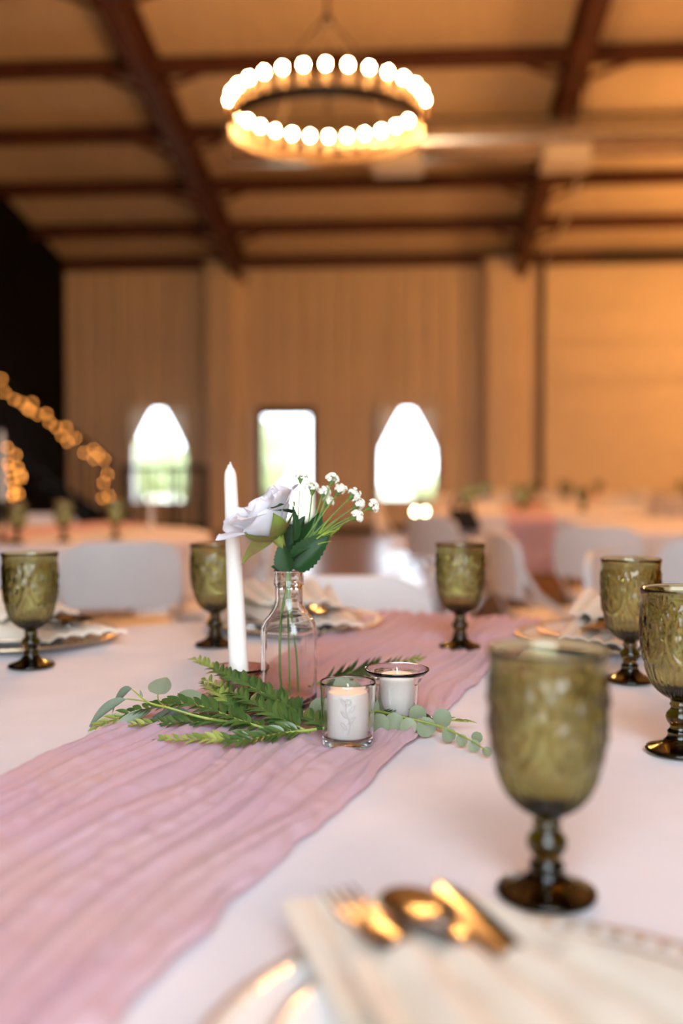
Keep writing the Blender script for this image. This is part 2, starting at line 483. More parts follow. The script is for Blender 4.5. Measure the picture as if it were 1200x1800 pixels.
d1 = struct(f.build('door_1', M['dark_metal'], smooth=False))
st = MB().box(x0, x0+.035, YF+.02, YF+.07, .01, z1).box(x1-.035, x1, YF+.02, YF+.07, .01, z1).box(x0+.035, x1-.035, YF+.02, YF+.07, z1-.04, z1).box(x0+.035, x1-.035, YF+.02, YF+.07, .01, .25)
lf = st.build('door_leaf', M['dark_metal'], d1, smooth=False)
MB().box(x0+.035, x1-.035, YF+.04, YF+.046, .25, z1-.04).build('pane', M['pane'], lf, smooth=False)
MB().tube([(x0+.10, YF+.02, 1.0), (x0+.10, YF-.03, 1.0), (x0+.10, YF-.03, 1.3), (x0+.10, YF+.02, 1.3)], .012).build('handle', M['silver'], lf)
MB().box(x0-.20, x0-.06, YF-.06, YF+.0, 0, z1+.05).build('jamb_trim', M['white_trim'], d1, smooth=False)
# overhead door
x0, x1, z0, z1 = op_d2
f = MB().box(x0-.02, x0+.06, YF-.10, YF-.045, 0, z1+.25).build('door_2', M['dark_metal'], smooth=False); struct(f)
f2 = MB().box(x1-.06, x1+.02, YF-.10, YF-.045, 0, z1+.25).build('door_track', M['dark_metal'], f, smooth=False)
nS = 7; hS = (z1-.01)/nS
for k in range(nS):
    pm = MB().box(x0+.03, x1-.03, YF-.035, YF+.02, .005+k*hS, .005+(k+1)*hS-.012)
    for q in (.33, .66):
        pm.box(x0+.06, x1-.06, YF-.043, YF-.035, .005+k*hS+q*hS-.03, .005+k*hS+q*hS+.03)
    pm.build('door_section', M['door_panel'], f, smooth=False)
MB().box(x0-.03, x1+.03, YF+.03, YF+.06, 0, z1+.02).build('light_stop_board', M['door_panel'], f, smooth=False)  # added backing board, stops sky light leaking through the section gaps
MB().box(x0+.9, x1, YF-.30, YF-.12, z1+.02, z1+.12).build('header_shaft', M['dark_metal'], f, smooth=False)
# baseboard along the far wall
bx = MB()
for a, b, z0, z1 in cells(XL, op_d2[0]-.05, 0.0, .12, [[o[0]-.22, o[1]+.07, o[2], o[3]] for o in (op_d1,)] ): bx.box(a, b, YF-.06, YF-.045, 0, .12)
struct(bx.build('baseboard_far', M['dark_metal'], smooth=False))

# curtains pulled to the sides of the two windows
def curtain(o, side, label):
    x0, x1, z0, z1 = o
    xc = (x0+x1)/2; hw = (x1-x0)/2 + .03; H = z1 - z0 + .10
    def fn(u, v):
        # inner edge: at the middle on top, tied back at 55 % of the drop
        if v < .48: e = lerp(.02, .87, (v/.48)**.85)
        else: e = lerp(.87, .84, (v-.48)/.52)
        q = e + (1-e)*u
        fold = math.sin(u*26 + 2*v) * .02 * (.4 + u)
        return (xc + side*hw*q, YF-.085 + fold, z1 + .05 - v*H)
    c = MB().grid(40, 30, fn).build('curtain', M['curtain'], origin=(xc+side*hw, YF-.07, z0-.05))
    tag(c, label, 'curtain')
    zt = z1 + .05 - .48*H
    MB().box(xc+side*hw*.84 if side > 0 else xc-side*0-hw*1.0, xc+side*hw*1.0 if side > 0 else xc-hw*.84, YF-.115, YF-.05, zt-.02, zt+.02).build('tie_band', M['curtain'], c, smooth=False, origin=(xc+side*hw, YF-.07, z0-.05))
    return c
curtain(op_w1, -1, 'sheer curtain gathered to the left side of the left window behind the railing')
curtain(op_w1, 1, 'sheer curtain gathered to the right side of the left window behind the railing')
curtain(op_w2, -1, 'sheer curtain gathered to the left side of the right-hand window')
curtain(op_w2, 1, 'sheer curtain gathered to the right side of the right-hand window')

# trees outside the windows
def tree(x, y, h, r, label, seed):
    random.seed(seed)
    t = thing('tree', label, 'tree', (x, y, -.21), 0, 'trees outside the far windows')
    MB().tube([(0,0,0), (.05,0,h*.3), (0,.08,h*.6)], [.16,.12,.07], 10).build('trunk', M['bark'], t)
    b = MB()
    b.ball((0,0,h*.62), r, r, h*.38, 40, 28)
    for p in b.v:
        d = (p - Vector((0,0,h*.62)))
        k = 1 + .35*noise.noise(p*1.1+Vector((seed,0,0))) + .18*noise.noise(p*3.1)
        p[:] = Vector((0,0,h*.62)) + d*k
    b.build('crown', M['leafy'], t)
for (px_, py_, d, r, lab, sd_) in ((246, 772, 27, 1.0, 'leafy tree seen in the left part of the left window', 1), (330, 790, 30, .7, 'small tree seen at the right edge of the left window', 2),
                               (466, 738, 30, .75, 'slender tree seen through the glazed door', 3), (760, 838, 33, .8, 'low bushy tree seen through the right-hand window', 4)):
    q = PD(px_, py_, d)
    tree(q.x, q.y, max(1.2, q.z+.21), r, lab, sd_)

# ------------------------------------------------------------------ chandeliers
def chandelier(c, label):
    zc = c.z; top = roof_z(c.y) - .01
    t = thing('chandelier', label, 'chandelier', c)      # origin: centre of the ring, at bulb height
    R = .60; zb = -.15
    MB().lathe([(R-.012, zb-.03), (R+.012, zb-.03), (R+.012, zb+.03), (R-.012, zb+.03)], 90, close=True).build('ring_band', M['brass'], t, angle=30)
    bm = MB().ball((0,0,0), .0165, .0165, .0205, 12, 8).mesh('bulb', M['bulb'])
    smh = MB().lathe([(.0,-.112),(.016,-.112),(.016,-.03),(.012,-.026),(0,-.026)], 12).mesh('candle_sleeve', M['sleeve'])
    for k in range(30):
        a = 2*PI*k/30 + PI/2 + YAW
        q = (R*math.cos(a), R*math.sin(a), 0)
        inst('bulb', bm, t, loc=q); inst('candle_sleeve', smh, t, loc=q)
    MB().ball((0,0,.50), .035, .035, .045).build('hub', M['dark_metal'], t)
    for k in range(4):
        a = PI/4 + PI/2*k
        MB().tube([(R*math.cos(a), R*math.sin(a), zb+.03), (0.03*math.cos(a), .03*math.sin(a), .50)], .006, 6).build('suspension_rod', M['dark_metal'], t)
    MB().tube([(0,0,.53), (0,0,top-zc-.03)], .009, 8).build('hanging_rod', M['dark_metal'], t)
    MB().lathe([(0,top-zc-.05),(.07,top-zc-.045),(.075,top-zc-.01),(0,top-zc-.01)], 20).build('ceiling_rose', M['dark_metal'], t)
    return t
ch_c = PD(575, 182, 6.24)
chandelier(ch_c, 'round candle chandelier with glowing bulbs hanging above the floral centrepiece')
for (x, d, nm) in ((6.6, 6.6, 'round candle chandelier over the right side of the hall near the camera'), (6.9, 12.8, 'round candle chandelier over the far right tables')):
    c = W(x, d, ch_c.z); chandelier(c, nm)

# ------------------------------------------------------------------ duct
dy = 12.0; dz = 4.955; dr = .235
dx0, dx1 = -2.2, XR-.02
du = thing('air_duct', 'long round galvanised air duct hanging under the rafters', 'duct', (dx0, dy, dz))
n_seg = 24; L_ = (dx1-dx0)/n_seg
prof = []
for k in range(n_seg):
    z = k*L_
    prof += [(dr, z), (dr, z+L_-.04), (dr+.008, z+L_-.035), (dr+.008, z+L_-.005)]
prof = [(0.0, 0.0)] + prof + [(dr, dx1-dx0), (0, dx1-dx0)]
dm = MB().lathe(prof, 40)
for p in dm.v: p[:] = Vector((p.z, p.y, -p.x))
dm.build('duct_pipe', M['duct'], du, angle=40)
for pxa in (699, 996):
    c = PY(pxa, 288, dy-.2)
    x = c.x - dx0
    rg = MB().box(x-.26, x+.26, -.30, .10, -.36, -.15)
    rg.box(x-.29, x+.29, -.33, .13, -.37, -.345)
    ro = rg.build('air_register', M['register'], du, smooth=False)
    for k in range(5):
        MB().box(x-.24, x+.24, -.306, -.30, -.33+.035*k, -.315+.035*k).build('louvre', M['register'], ro, smooth=False)
for x in (1.2, 4.2, 7.4, 10.6):
    for s in (-1, 1):
        MB().bar((x, s*dr, 0), (x, s*dr*.9, roof_z(dy)-dz-.03), .03, .004).build('hanger_strap', M['duct'], du, smooth=False)
cpts = [PY(1015, 322, 12.0), PY(1000, 370, 13.6), PY(975, 430, 16.0), PY(957, 452, YF-.14)]
cd_o = MB().tube(cpts, .025, 8).build('flexible_conduit', M['register'], origin=cpts[-1])
tag(cd_o, 'pale flexible conduit running from the air register down to the overhead door', 'conduit')

# ------------------------------------------------------------------ stairs, railing, string lights (left rear)
SD = 13.0
a0 = PD(192, 806, SD); b0 = PD(0, 668, SD)
yS = a0.y
sx0, sx1 = a0.x, XL + .25
slope = (b0.z - a0.z) / (a0.x - b0.x)
stt = thing('staircase', 'black metal staircase rising along the dark left wall', 'stairs', (sx0, yS, 0))
rise = .178; run = rise/slope; n_t = int((sx0 - sx1)/run)
for k in range(n_t):
    MB().box(-run*(k+1), -run*k+.02, 0, 1.0, rise*(k+1)-.03, rise*(k+1)).build('tread', M['black_steel'], stt, smooth=False)
for yy in (-.03, 1.03):
    MB().bar((0.1, yy, -.0+.02), (-run*n_t, yy, rise*n_t-.08), .03, .24).build('stringer', M['black_steel'], stt, smooth=False)
MB().bar((0, -.03, a0.z), (-run*n_t, -.03, a0.z+slope*run*n_t), .05, .05).build('handrail', M['black_steel'], stt, smooth=False)
MB().box(-.03, .03, -.06, 0.0, 0, a0.z).build('newel_post', M['black_steel'], stt, smooth=False)
for k in range(n_t*2):
    x = -run*(k+.5)/2
    MB().box(x-.01, x+.01, -.04, -.02, -x*slope, a0.z-x*slope).build('baluster', M['black_steel'], stt, smooth=False)
# guard railing to the right of the stairs
e0 = PD(368, 822, SD)
gx = e0.x - sx0 - .16
gt = thing('guard_railing', 'black guard railing with thin balusters in front of the left window', 'railing', (sx0+.16, yS, 0))
gz = e0.z
MB().bar((0,0,gz), (gx,0,gz), .06, .06).build('handrail', M['black_steel'], gt, smooth=False)
MB().bar((0,0,.12), (gx,0,.12), .04, .04).build('bottom_rail', M['black_steel'], gt, smooth=False)
for x in (0.03, gx*.62, gx-.03):
    MB().box(x-.03, x+.03, -.03, .03, 0, gz).build('post', M['black_steel'], gt, smooth=False)
nb = 11
for k in range(1, nb):
    x = gx*k/nb
    MB().box(x-.01, x+.01, -.01, .01, .12, gz).build('baluster', M['black_steel'], gt, smooth=False)
# string lights
bm_f = MB().ball((0,0,0), .0125, .0125, .015, 10, 7).mesh('bulb', M['fairy'])
def strand(label, pix, d):
    pts = [PD(x, y, d) for x, y in pix]
    o = pts[-1]
    t = thing('string_lights', label, 'string lights', o)
    w = MB(); 
    fine = []
    for p, q in zip(pts[:-1], pts[1:]):
        for k in range(3):
            m_ = p.lerp(q, k/3); m_.z -= .02*math.sin(PI*k/3); fine.append(m_+Vector((0,.03,.02)))
    fine.append(pts[-1]+Vector((0,.03,.02)))
    w.tube(fine, .004, 5).build('wire', M['wire'], t, origin=o)
    for p in pts: inst('bulb', bm_f, t, loc=p-o)
strand('amber string lights wound down the stair handrail',
       [(3,666),(8,689),(25,702),(38,708),(52,722),(57,708),(48,718),(67,729),(82,727),(87,742),(99,751),(116,751),(109,766),(119,776),(132,770),(148,796),(165,790),(173,798),(165,806),(183,808),(189,834),(182,849),(192,872),(181,876),(177,930)], SD-.12)
strand('amber string lights bunched at the left edge above the pink table',
       [(4,795),(13,787),(28,800),(14,815),(31,822),(18,826),(37,834),(38,840),(20,845),(25,857),(24,868),(33,868),(22,872),(37,885),(19,892),(25,903),(39,905)], 11.2)

pp = PD(22, 900, 11.26)
pt = thing('garland_post', 'slim black post at the left edge wound with string lights', 'post', (pp.x, pp.y, 0))
MB().lathe([(0,0),(.16,0),(.16,.012),(.03,.03),(0,.03)], 24).build('base', M['dark_metal'], pt)
MB().tube([(0,0,.02), (0,0,PD(22,782,11.26).z)], .018, 10).build('pole', M['dark_metal'], pt)
# ------------------------------------------------------------------ furniture prototypes
def make_chair(label):
    """white folding chair; local: seat faces +Y, back at -Y"""
    t = thing('folding_chair', label, 'chair')
    hw = .215; zt = .79; yb = -.235
    # backrest: curved panel with rounded top corners
    bk = MB(); nu, nv = 25, 11; z0 = .545; H = zt - z0
    def side(off):
        def fn(u, v):
            x = (u*2-1)
            w = hw
            # rounded corners at the top, slight narrowing at the bottom
            zz = z0 + v*H
            rc = .085
            if zz > zt - rc: w = hw - rc + math.sqrt(max(0, rc*rc - (zz-(zt-rc))**2))*1.0
            elif zz < z0 + .04: w = hw - .015*(1-((zz-z0)/.04))
            xx = x*w
            y = yb - .05*(zz-.6) - .035*(1-(xx/hw)**2) + off
            return (xx, y, zz)
        return fn
    bk.grid(nu, nv, side(.011)); bk.grid(nu, nv, side(-.011))
    o2 = nu*nv
    ring = [i for i in range(nu)] + [j*nu+nu-1 for j in range(1, nv)] + [(nv-1)*nu+i for i in range(nu-2, -1, -1)] + [j*nu for j in range(nv-2, 0, -1)]
    for a, b in zip(ring, ring[1:]+ring[:1]): bk.f.append([a, b, b+o2, a+o2])
    bk.build('backrest', M['chair'], t, angle=50)
    # seat
    se = MB()
    def top(zo):
        def fn(u, v):
            x = u*2-1; y = v*2-1
            r = (abs(x)**5 + abs(y)**5)**(1/5)
            m = max(abs(x), abs(y), 1e-6); k = m/max(r, 1e-6)
            w = lerp(.195, .20, v)
            return (x*k*w, .015 + y*k*.205, .445 + zo - .012*(1-min(1, x*x+y*y*.6)))
        return fn
    nu = nv = 17; se.grid(nu, nv, top(.012)); se.grid(nu, nv, top(-.014)); o2 = nu*nv
    ring = [i for i in range(nu)] + [j*nu+nu-1 for j in range(1, nv)] + [(nv-1)*nu+i for i in range(nu-2, -1, -1)] + [j*nu for j in range(nv-2, 0, -1)]
    for a, b in zip(ring, ring[1:]+ring[:1]): se.f.append([a, b, b+o2, a+o2])
    se.build('seat', M['chair'], t, angle=50)
    for s in (-1, 1):
        # front leg tube runs from the front foot up to the back
        MB().tube([(s*.225, .25, .02), (s*.225, .03, .42), (s*.222, -.17, .56), (s*.215, yb-.0, .66), (s*.195, yb-.012, .73)], [.0125]*5, 8).build('front_leg', M['chair_tube'], t)
        MB().tube([(s*.205, -.27, .02), (s*.205, -.10, .27), (s*.205, .11, .425)], .011, 8).build('rear_leg', M['chair_tube'], t)
        MB().tube([(s*.225, .256, 0), (s*.225, .245, .035)], .016, 8).build('foot_cap', M['chair_cap'], t)
        MB().tube([(s*.205, -.275, 0), (s*.205, -.26, .035)], .015, 8).build('foot_cap', M['chair_cap'], t)
    MB().tube([(-.225, .20, .115), (.225, .20, .115)], .009, 8).build('crossbar', M['chair_tube'], t)
    MB().tube([(-.205, -.20, .125), (.205, -.20, .125)], .009, 8).build('crossbar', M['chair_tube'], t)
    return t
chair_proto = make_chair('proto')
chair_used = [False]
def chair(p, face, label, group=None):
    """face: world direction the sitter looks at"""
    rz = math.atan2(face[1], face[0]) - PI/2
    if not chair_used[0]:
        chair_used[0] = True
        chair_proto.location = p; chair_proto.rotation_euler = (0,0,rz); tag(chair_proto, label, 'chair', group); return chair_proto
    return dup(chair_proto, p, rz, label, group)

RT = .87
def cloth_mesh():
    random.seed(5)
    mb = MB(); n = 300
    rings = []
    for k in range(0, 46): rings.append((RT-.03)*((k+1)/46))
    def h(p): return .0011*noise.noise(p*5.0) + .0007*noise.noise(Vector((p.x*6+p.y*5, p.y*16-p.x*9, 4))) + .0006*noise.noise(Vector((p.x*9+3, p.y*30, 1)))
    vs = [(0,0,T-.0005)]
    for r in rings:
        for k in range(n):
            a = 2*PI*k/n; p = Vector((r*math.cos(a), r*math.sin(a), 0)); vs.append((p.x, p.y, T - .0016 + h(p)))
    drop = []
    for k in range(7):
        an = PI/2*(k+1)/7; drop.append((RT-.03+.03*math.sin(an), T-.001-.03*(1-math.cos(an))))
    m = 26
    ZB = .468
    for k in range(m): drop.append((RT, T-.031 - (T-.031-ZB)*(k+1)/m))
    for r, z in drop:
        dn = max(0, (T-.03-z)/(T-.03-ZB))*.6
        for k in range(n):
            a = 2*PI*k/n
            w = noise.noise(Vector((math.cos(a)*2.2, math.sin(a)*2.2, 7)))*2.5
            fo = math.sin(a*19 + w*2) * .05 * sm(0, .8, dn) + .012*math.sin(a*47+w*3)*sm(0,.5,dn)
            rr = r + .045*sm(0, 1, dn) + fo
            vs.append((rr*math.cos(a), rr*math.sin(a), z))
    fs = [(0, 1+k, 1+(k+1) % n) for k in range(n)]
    tot = len(rings)+len(drop)
    for i in range(tot-1):
        for k in range(n):
            k2 = (k+1) % n; fs.append((1+i*n+k, 1+(i+1)*n+k, 1+(i+1)*n+k2, 1+i*n+k2))
    return mb.add(vs, fs).mesh('tablecloth', M['linen'], angle=180)
CLOTH = cloth_mesh()
tab_top = MB().lathe([(0, T-.034), (RT-.05, T-.034), (RT-.042, T-.028), (RT-.042, T-.012), (RT-.05, T-.006), (0, T-.006)], 64).mesh('tabletop', M['wood'])
leg_m = MB().tube([(.55,0,0),(.52,0,T-.034)], .016, 8).mesh('leg', M['dark_metal'])
def round_table(c, where, group=None, runner_ang=70):
    t = thing('round_table', 'round folding table under ' + where, 'table', (c.x, c.y, 0), 0, group and group + ' tables')
    inst('tabletop', tab_top, t)
    for k in range(4): inst('leg', leg_m, t, Matrix.Rotation(PI/4+PI/2*k, 4, 'Z'))
    cl = inst('tablecloth', CLOTH, None, loc=(c.x, c.y, 0))
    cl.rotation_euler = (0, 0, c.x*2.1 + c.y)
    tag(cl, ('white tablecloth ' if not group else 'pale tablecloth ') + where.replace('the white cloth ', '').replace('a pale cloth ', ''), 'tablecloth', group and group + ' cloths')
    return cl

# gauze runner: along local +X, centred on the table
def runner_mesh(seed, nx=950, ny=170, width=.325, hang=.36, flat=()):
    half = RT + .012
    arc = .03*PI/2
    Ltot = 2*(half-.03+arc+hang)
    lf = []
    off = Vector((seed*3.7, seed*1.3, 0))
    def N1(x, y, z=0): return noise.noise(Vector((x, y, z)) + off)
    def fn(u, v):
        s = (u-.5)*Ltot; t = (v-.5)
        wv = N1(s*2.2, 5.0)
        # edge wander
        w = width*(1 + .05*N1(s*3.1, 1.0) )
        tt = t*w + .010*N1(s*4.0, 2.0+t*1.5) + (.006*N1(s*26, 9) if abs(t) > .46 else 0)
        # longitudinal gathers that drift along the length
        ph = 3.0*N1(s*1.3, t*2.0) + 1.1*N1(s*4.5, t*4)
        h = 0.0
        q = math.sin(PI*(t*7.5 + ph*.55)); h += .0094*abs(q)**.6
        q = math.sin(PI*(t*15 + ph*1.1 + 2*N1(s*2.0, t*3, 4))); h += .0048*abs(q)**.6
        q = math.sin(PI*(t*29 + ph*2.0 + 3*N1(s*3.0, t*5, 8))); h += .0012*abs(q)**.7
        # crinkles across
        h += .0015*N1(s*55+4*t, t*9, 3)*(.35 + max(0, N1(s*6, t*6, 11)+.25)) + .0007*N1(s*95+t*30, t*24, 6) + .0018*N1(s*11, t*13, 21)
        h += .003*max(0, N1(s*6, t*6, 15))
        h = .0012 + max(0.0, h - .003)
        if abs(t) > .485: h = .0012 + .25*(h-.0012)
        for fx, fy, fr in flat:
            h = lerp(.0022, h, sm(fr*.85, fr*1.6, math.hypot(s-fx, tt-fy)))
        a = half - .03
        sg = 1 if s >= 0 else -1; S = abs(s)
        if S <= a: x, z, nx_, nz_ = S, T, 0, 1
        elif S <= a + arc:
            an = (S-a)/.03; x = a + .03*math.sin(an); z = T - .03*(1-math.cos(an)); nx_, nz_ = math.sin(an), math.cos(an)
        else:
            dn = S-a-arc; x = a+.03+.05*sm(0,1,dn/.7)+ .02; z = T-.03-dn; nx_, nz_ = 1, 0
            h = h*2.2
        # follow the round edge
        sag = 0
        return (sg*(x + nx_*h), tt, z + nz_*h)
    return MB().grid(nx, ny, fn).mesh('table_runner', M['runner'], angle=180)
RUN2 = runner_mesh(2, 160, 50)
def runner(me, c, ang, label, group=None):
    o = inst('table_runner', me, None, loc=(c.x, c.y, 0)); o.rotation_euler = (0, 0, ang)
    return tag(o, label, 'table runner', group)

# goblet
def gob_mesh():
    prof = [(0,.0008),(.030,.0),(.0335,.0012),(.0342,.003),(.0335,.0046),(.030,.006),(.024,.0078),(.018,.0105),(.0135,.0145),(.0112,.0185),
            (.0118,.0200),(.0122,.0215),(.0115,.0230),(.0098,.0245),(.0092,.0270),(.0096,.0285),(.0118,.0310),(.0134,.0345),(.0138,.0375),(.0130,.0405),(.0108,.0435),
            (.0090,.0455),(.0086,.0475),(.0098,.0490),(.0100,.0505),(.0090,.0520),(.0092,.0540),(.0112,.0558)]
    # bowl, finely sampled
    key = [(.0112,.0558),(.0165,.0588),(.0222,.0638),(.0278,.0705),(.0320,.0790),(.0351,.0890),(.0373,.1000),(.0386,.1120),(.0393,.1250),(.0395,.1400),(.0395,.1560),(.0402,.1640),(.0412,.1675)]
    bowl = []
    for i in range(len(key)-1):
        for k in range(1, 6):
            f = k/5; bowl.append((lerp(key[i][0], key[i+1][0], f), lerp(key[i][1], key[i+1][1], f)))
    nb0 = len(prof); prof += bowl; nb1 = len(prof)
    prof += [(.0416,.1688),(.0414,.1698),(.0405,.1702),(.0394,.1696)]
    inner = [(max(.0, r-.0030), z) for r, z in reversed(key) if z > .073 and z < .166]
    inner = inner + [(.0245,.0725),(.018,.0672),(.011,.0640),(.005,.0628),(0,.0624)]
    prof += refine([prof[-1]]+inner, .004)[1:]
    def rel(r, z, ph, i):
        if not (nb0 <= i < nb1): return r
        d = 0.0
        fl = sm(.058,.066,z)*(1-sm(.086,.096,z)); d += fl*.0010*math.cos(ph*30)
        up = sm(.088,.098,z)*(1-sm(.150,.157,z))
        if up > 0:
            nm = 6; a = ((ph*nm/(2*PI)) % 1.0)*2-1; b = (z-.124)/.031
            q = math.sqrt((a/.86)**2 + b*b)
            d += up*.0019*math.exp(-((q-.92)/.08)**2)
            th = math.atan2(b, a*1.2)
            if q < .82:
                d += up*.0019*max(0, math.cos(th*5+PI/2))*math.exp(-((q-.42)/.26)**2)
                d += up*.0014*math.exp(-(q/.14)**2)
                d += up*.0010*max(0, math.sin(q*26 - th*2))*(q > .3)
            else:
                e = 1-abs(a)
                d += up*.0013*max(0, math.sin(b*9 + 14*e))*(q > 1.02)
        return r + d
    return MB().lathe(prof, 216, rel).mesh('goblet', M['goblet'], angle=180)
GOB = gob_mesh()
def goblet(p, label, group=None, rz=0.0, s=1.0):
    o = inst('goblet', GOB, None, loc=p); o.rotation_euler = (0, 0, rz); o.scale = (s, s, s)
    return tag(o, label, 'goblet', group)

# plates, napkin, cutlery (local: +Y points away from the sitter, to the middle of the table)
CHG = MB().lathe([(0,.0),(.095,.0),(.100,.002),(.150,.0085),(.163,.0105),(.166,.0125),(.163,.0140),(.150,.0118),(.104,.0062),(.096,.0045),(0,.0045)], 96).mesh('charger_plate', M['china'])
def rim_mesh(R, z, r, beads=0):
    m = MB()
    m.lathe([(R + r*math.cos(k*PI/4), z + r*math.sin(k*PI/4)) for k in range(8)], 96, close=True)
    return m.mesh('gold_rim', M['gold'])
CHG_R = rim_mesh(.1645, .0125, .0024)
bead = MB()
for k in range(72):
    a = 2*PI*k/72; bead.ball((.157*math.cos(a), .157*math.sin(a), .0135), .0028, n=6, m=4)
CHG_B = bead.mesh('gold_beading', M['gold'])
PLT = MB().lathe([(0,.0),(.070,.0),(.074,.002),(.086,.0075),(.118,.0135),(.127,.0150),(.1285,.0165),(.126,.0175),(.117,.0163),(.088,.0105),(.075,.0050),(0,.0045)], 96).mesh('dinner_plate', M['china'])
PLT_R = rim_mesh(.1265, .0172, .0018)
def napkin_meshes():
    # pleated napkin fanned from the middle-side rim of the plate towards the sitter
    def prof_z(y):      # height of the plate under it
        return .020
    def sheet(w0, w1, y0, y1, z0, pl, amp, seed, drop=.012, x0=-.058, shear=.40):
        def side(off):
            def fn(u, v):
                y = lerp(y0, y1, v); w = lerp(w0, w1, v**.9)
                x = (u-.5)*w + .006*math.sin(v*3+seed) + x0 + shear*(.14-y)
                h = amp*abs(math.sin(u*pl*PI + seed + .9*v))**.6*(.30+.70*v) + .003*noise.noise(Vector((u*4, v*5, seed)))
                z = z0 + max(0, h) - drop*sm(.75, 1.0, v) - .006*sm(.35,.5,abs(u-.5))
                return (x, y, z + off)
            return fn
        mb = MB(); nu, nv = 70, 34
        mb.grid(nu, nv, side(.004)); mb.grid(nu, nv, side(0)); o2 = nu*nv
        ring = [i for i in range(nu)] + [j*nu+nu-1 for j in range(1, nv)] + [(nv-1)*nu+i for i in range(nu-2, -1, -1)] + [j*nu for j in range(nv-2, 0, -1)]
        for a, b in zip(ring, ring[1:]+ring[:1]): mb.f.append([a, b, b+o2, a+o2])
        return mb
    a = sheet(.132, .225, .158, -.165, .0225, 4.6, .022, 1.0)
    b = sheet(.150, .220, .044, -.160, .0390, 5.2, .040, 1.4)
    return a.mesh('napkin', M['napkin'], angle=60), b.mesh('pocket_fold', M['napkin'], angle=60)
NAP, NAPP = napkin_meshes()
def flat_tool(outline, z_fn, th=.0018):
    """outline: list of (y, half width)"""
    mb = MB(); n = len(outline); vs = []
    cols = (-1, -.5, 0, .5, 1)
    for off in (th, 0):
        for y, w in outline:
            for c in cols: vs.append((c*w, y, z_fn(y, c) + off))
    m = len(cols); fs = []
    for i in range(n-1):
        for k in range(m-1):
            fs.append((i*m+k, i*m+k+1, (i+1)*m+k+1, (i+1)*m+k)); o = n*m
            fs.append((o+i*m+k, o+(i+1)*m+k, o+(i+1)*m+k+1, o+i*m+k+1))
    o = n*m
    ring = [k for k in range(m)] + [i*m+m-1 for i in range(1, n)] + [(n-1)*m+k for k in range(m-2, -1, -1)] + [i*m for i in range(n-2, 0, -1)]
    for a, b in zip(ring, ring[1:]+ring[:1]): fs.append((a, a+o, b+o, b))
    return mb.add(vs, fs)
hnd = [(-.10,.003),(-.098,.008),(-.08,.0095),(-.05,.007),(.0,.0045),(.03,.004)]
SPN = flat_tool(hnd + [(.045,.007),(.055,.013),(.07,.0185),(.085,.019),(.098,.015),(.105,.008),(.107,.002)],
                lambda y, c: (-.006*math.sin(PI*min(1,max(0,(y-.04)/.067)))*(1-c*c*.9) + .004*sm(-.02,.03,y)*(1-sm(.05,.1,y)))).mesh('spoon', M['silver'], angle=60)
FRK = flat_tool(hnd + [(.042,.007),(.05,.011),(.058,.0125),(.066,.0125)], lambda y, c: .006*sm(-.02,.03,y) - .0022*c*c).mesh('fork_handle', M['silver'], angle=60)
tine = MB().tube([(0,.064,.0052),(0,.09,.0030),(0,.112,.0075)], [.0017,.0015,.0007], 6).mesh('tine', M['silver'])
KNF = flat_tool([(-.10,.003),(-.098,.008),(-.08,.0095),(-.03,.007),(.0,.006)], lambda y, c: .002-.002*c*c).mesh('knife_handle', M['silver'], angle=60)
BLD = flat_tool([(.0,.006),(.01,.0085),(.05,.0095),(.09,.009),(.102,.006),(.108,.001)], lambda y, c: .0024-.0012*c*c, .0012).mesh('knife_blade', M['silver'], angle=60)
def place_setting(c, out_dir, where, group=None, turn=-.12, tools=True, z=T):
    """c: world centre; out_dir: world vector from the table centre to the sitter"""
    rz = math.atan2(-out_dir[1], -out_dir[0]) - PI/2
    def nm(s): return s + ' ' + where
    t = inst('charger_plate', CHG, None, loc=(c.x, c.y, z)); t.rotation_euler = (0,0,rz)
    tag(t, nm('wide white charger plate with beaded gold rim'), 'plate', group and group+' chargers')
    inst('gold_rim', CHG_R, t); inst('gold_beading', CHG_B, t)
    p = inst('dinner_plate', PLT, None, loc=(c.x, c.y, z+.005)); p.rotation_euler = (0,0,rz)
    tag(p, nm('white gold-edged dinner plate'), 'plate', group and group+' plates')
    inst('gold_rim', PLT_R, p)
    n = inst('napkin', NAP, None, loc=(c.x, c.y, z)); n.rotation_euler = (0,0,rz+turn)
    tag(n, nm('cream pleated napkin'), 'napkin', group and group+' napkins')
    inst('pocket_fold', NAPP, n)
    if not tools: return
    R_ = Matrix.Rotation(rz+turn, 4, 'Z')
    def put(lx, ly, name, lab, tilt=0.0):
        q = R_ @ Vector((lx, ly, 0))
        return thing(name, nm(lab), 'cutlery', (c.x+q.x, c.y+q.y, z+.0405), rz+turn+.40+tilt, group and group+' '+name+'s')
    f = put(-.043, .026, 'fork', 'steel dinner fork in the napkin', .06); inst('handle', FRK, f)
    for k in range(4): inst('tine', tine, f, loc=(-.0095+.0063*k, 0, 0))
    s_ = put(-.017, .036, 'spoon', 'steel spoon in the napkin'); s_.location.z += .003; inst('spoon_body', SPN, s_)
    k_ = put(.002, .044, 'table_knife', 'steel table knife in the napkin', -.08); inst('handle', KNF, k_); inst('blade', BLD, k_)

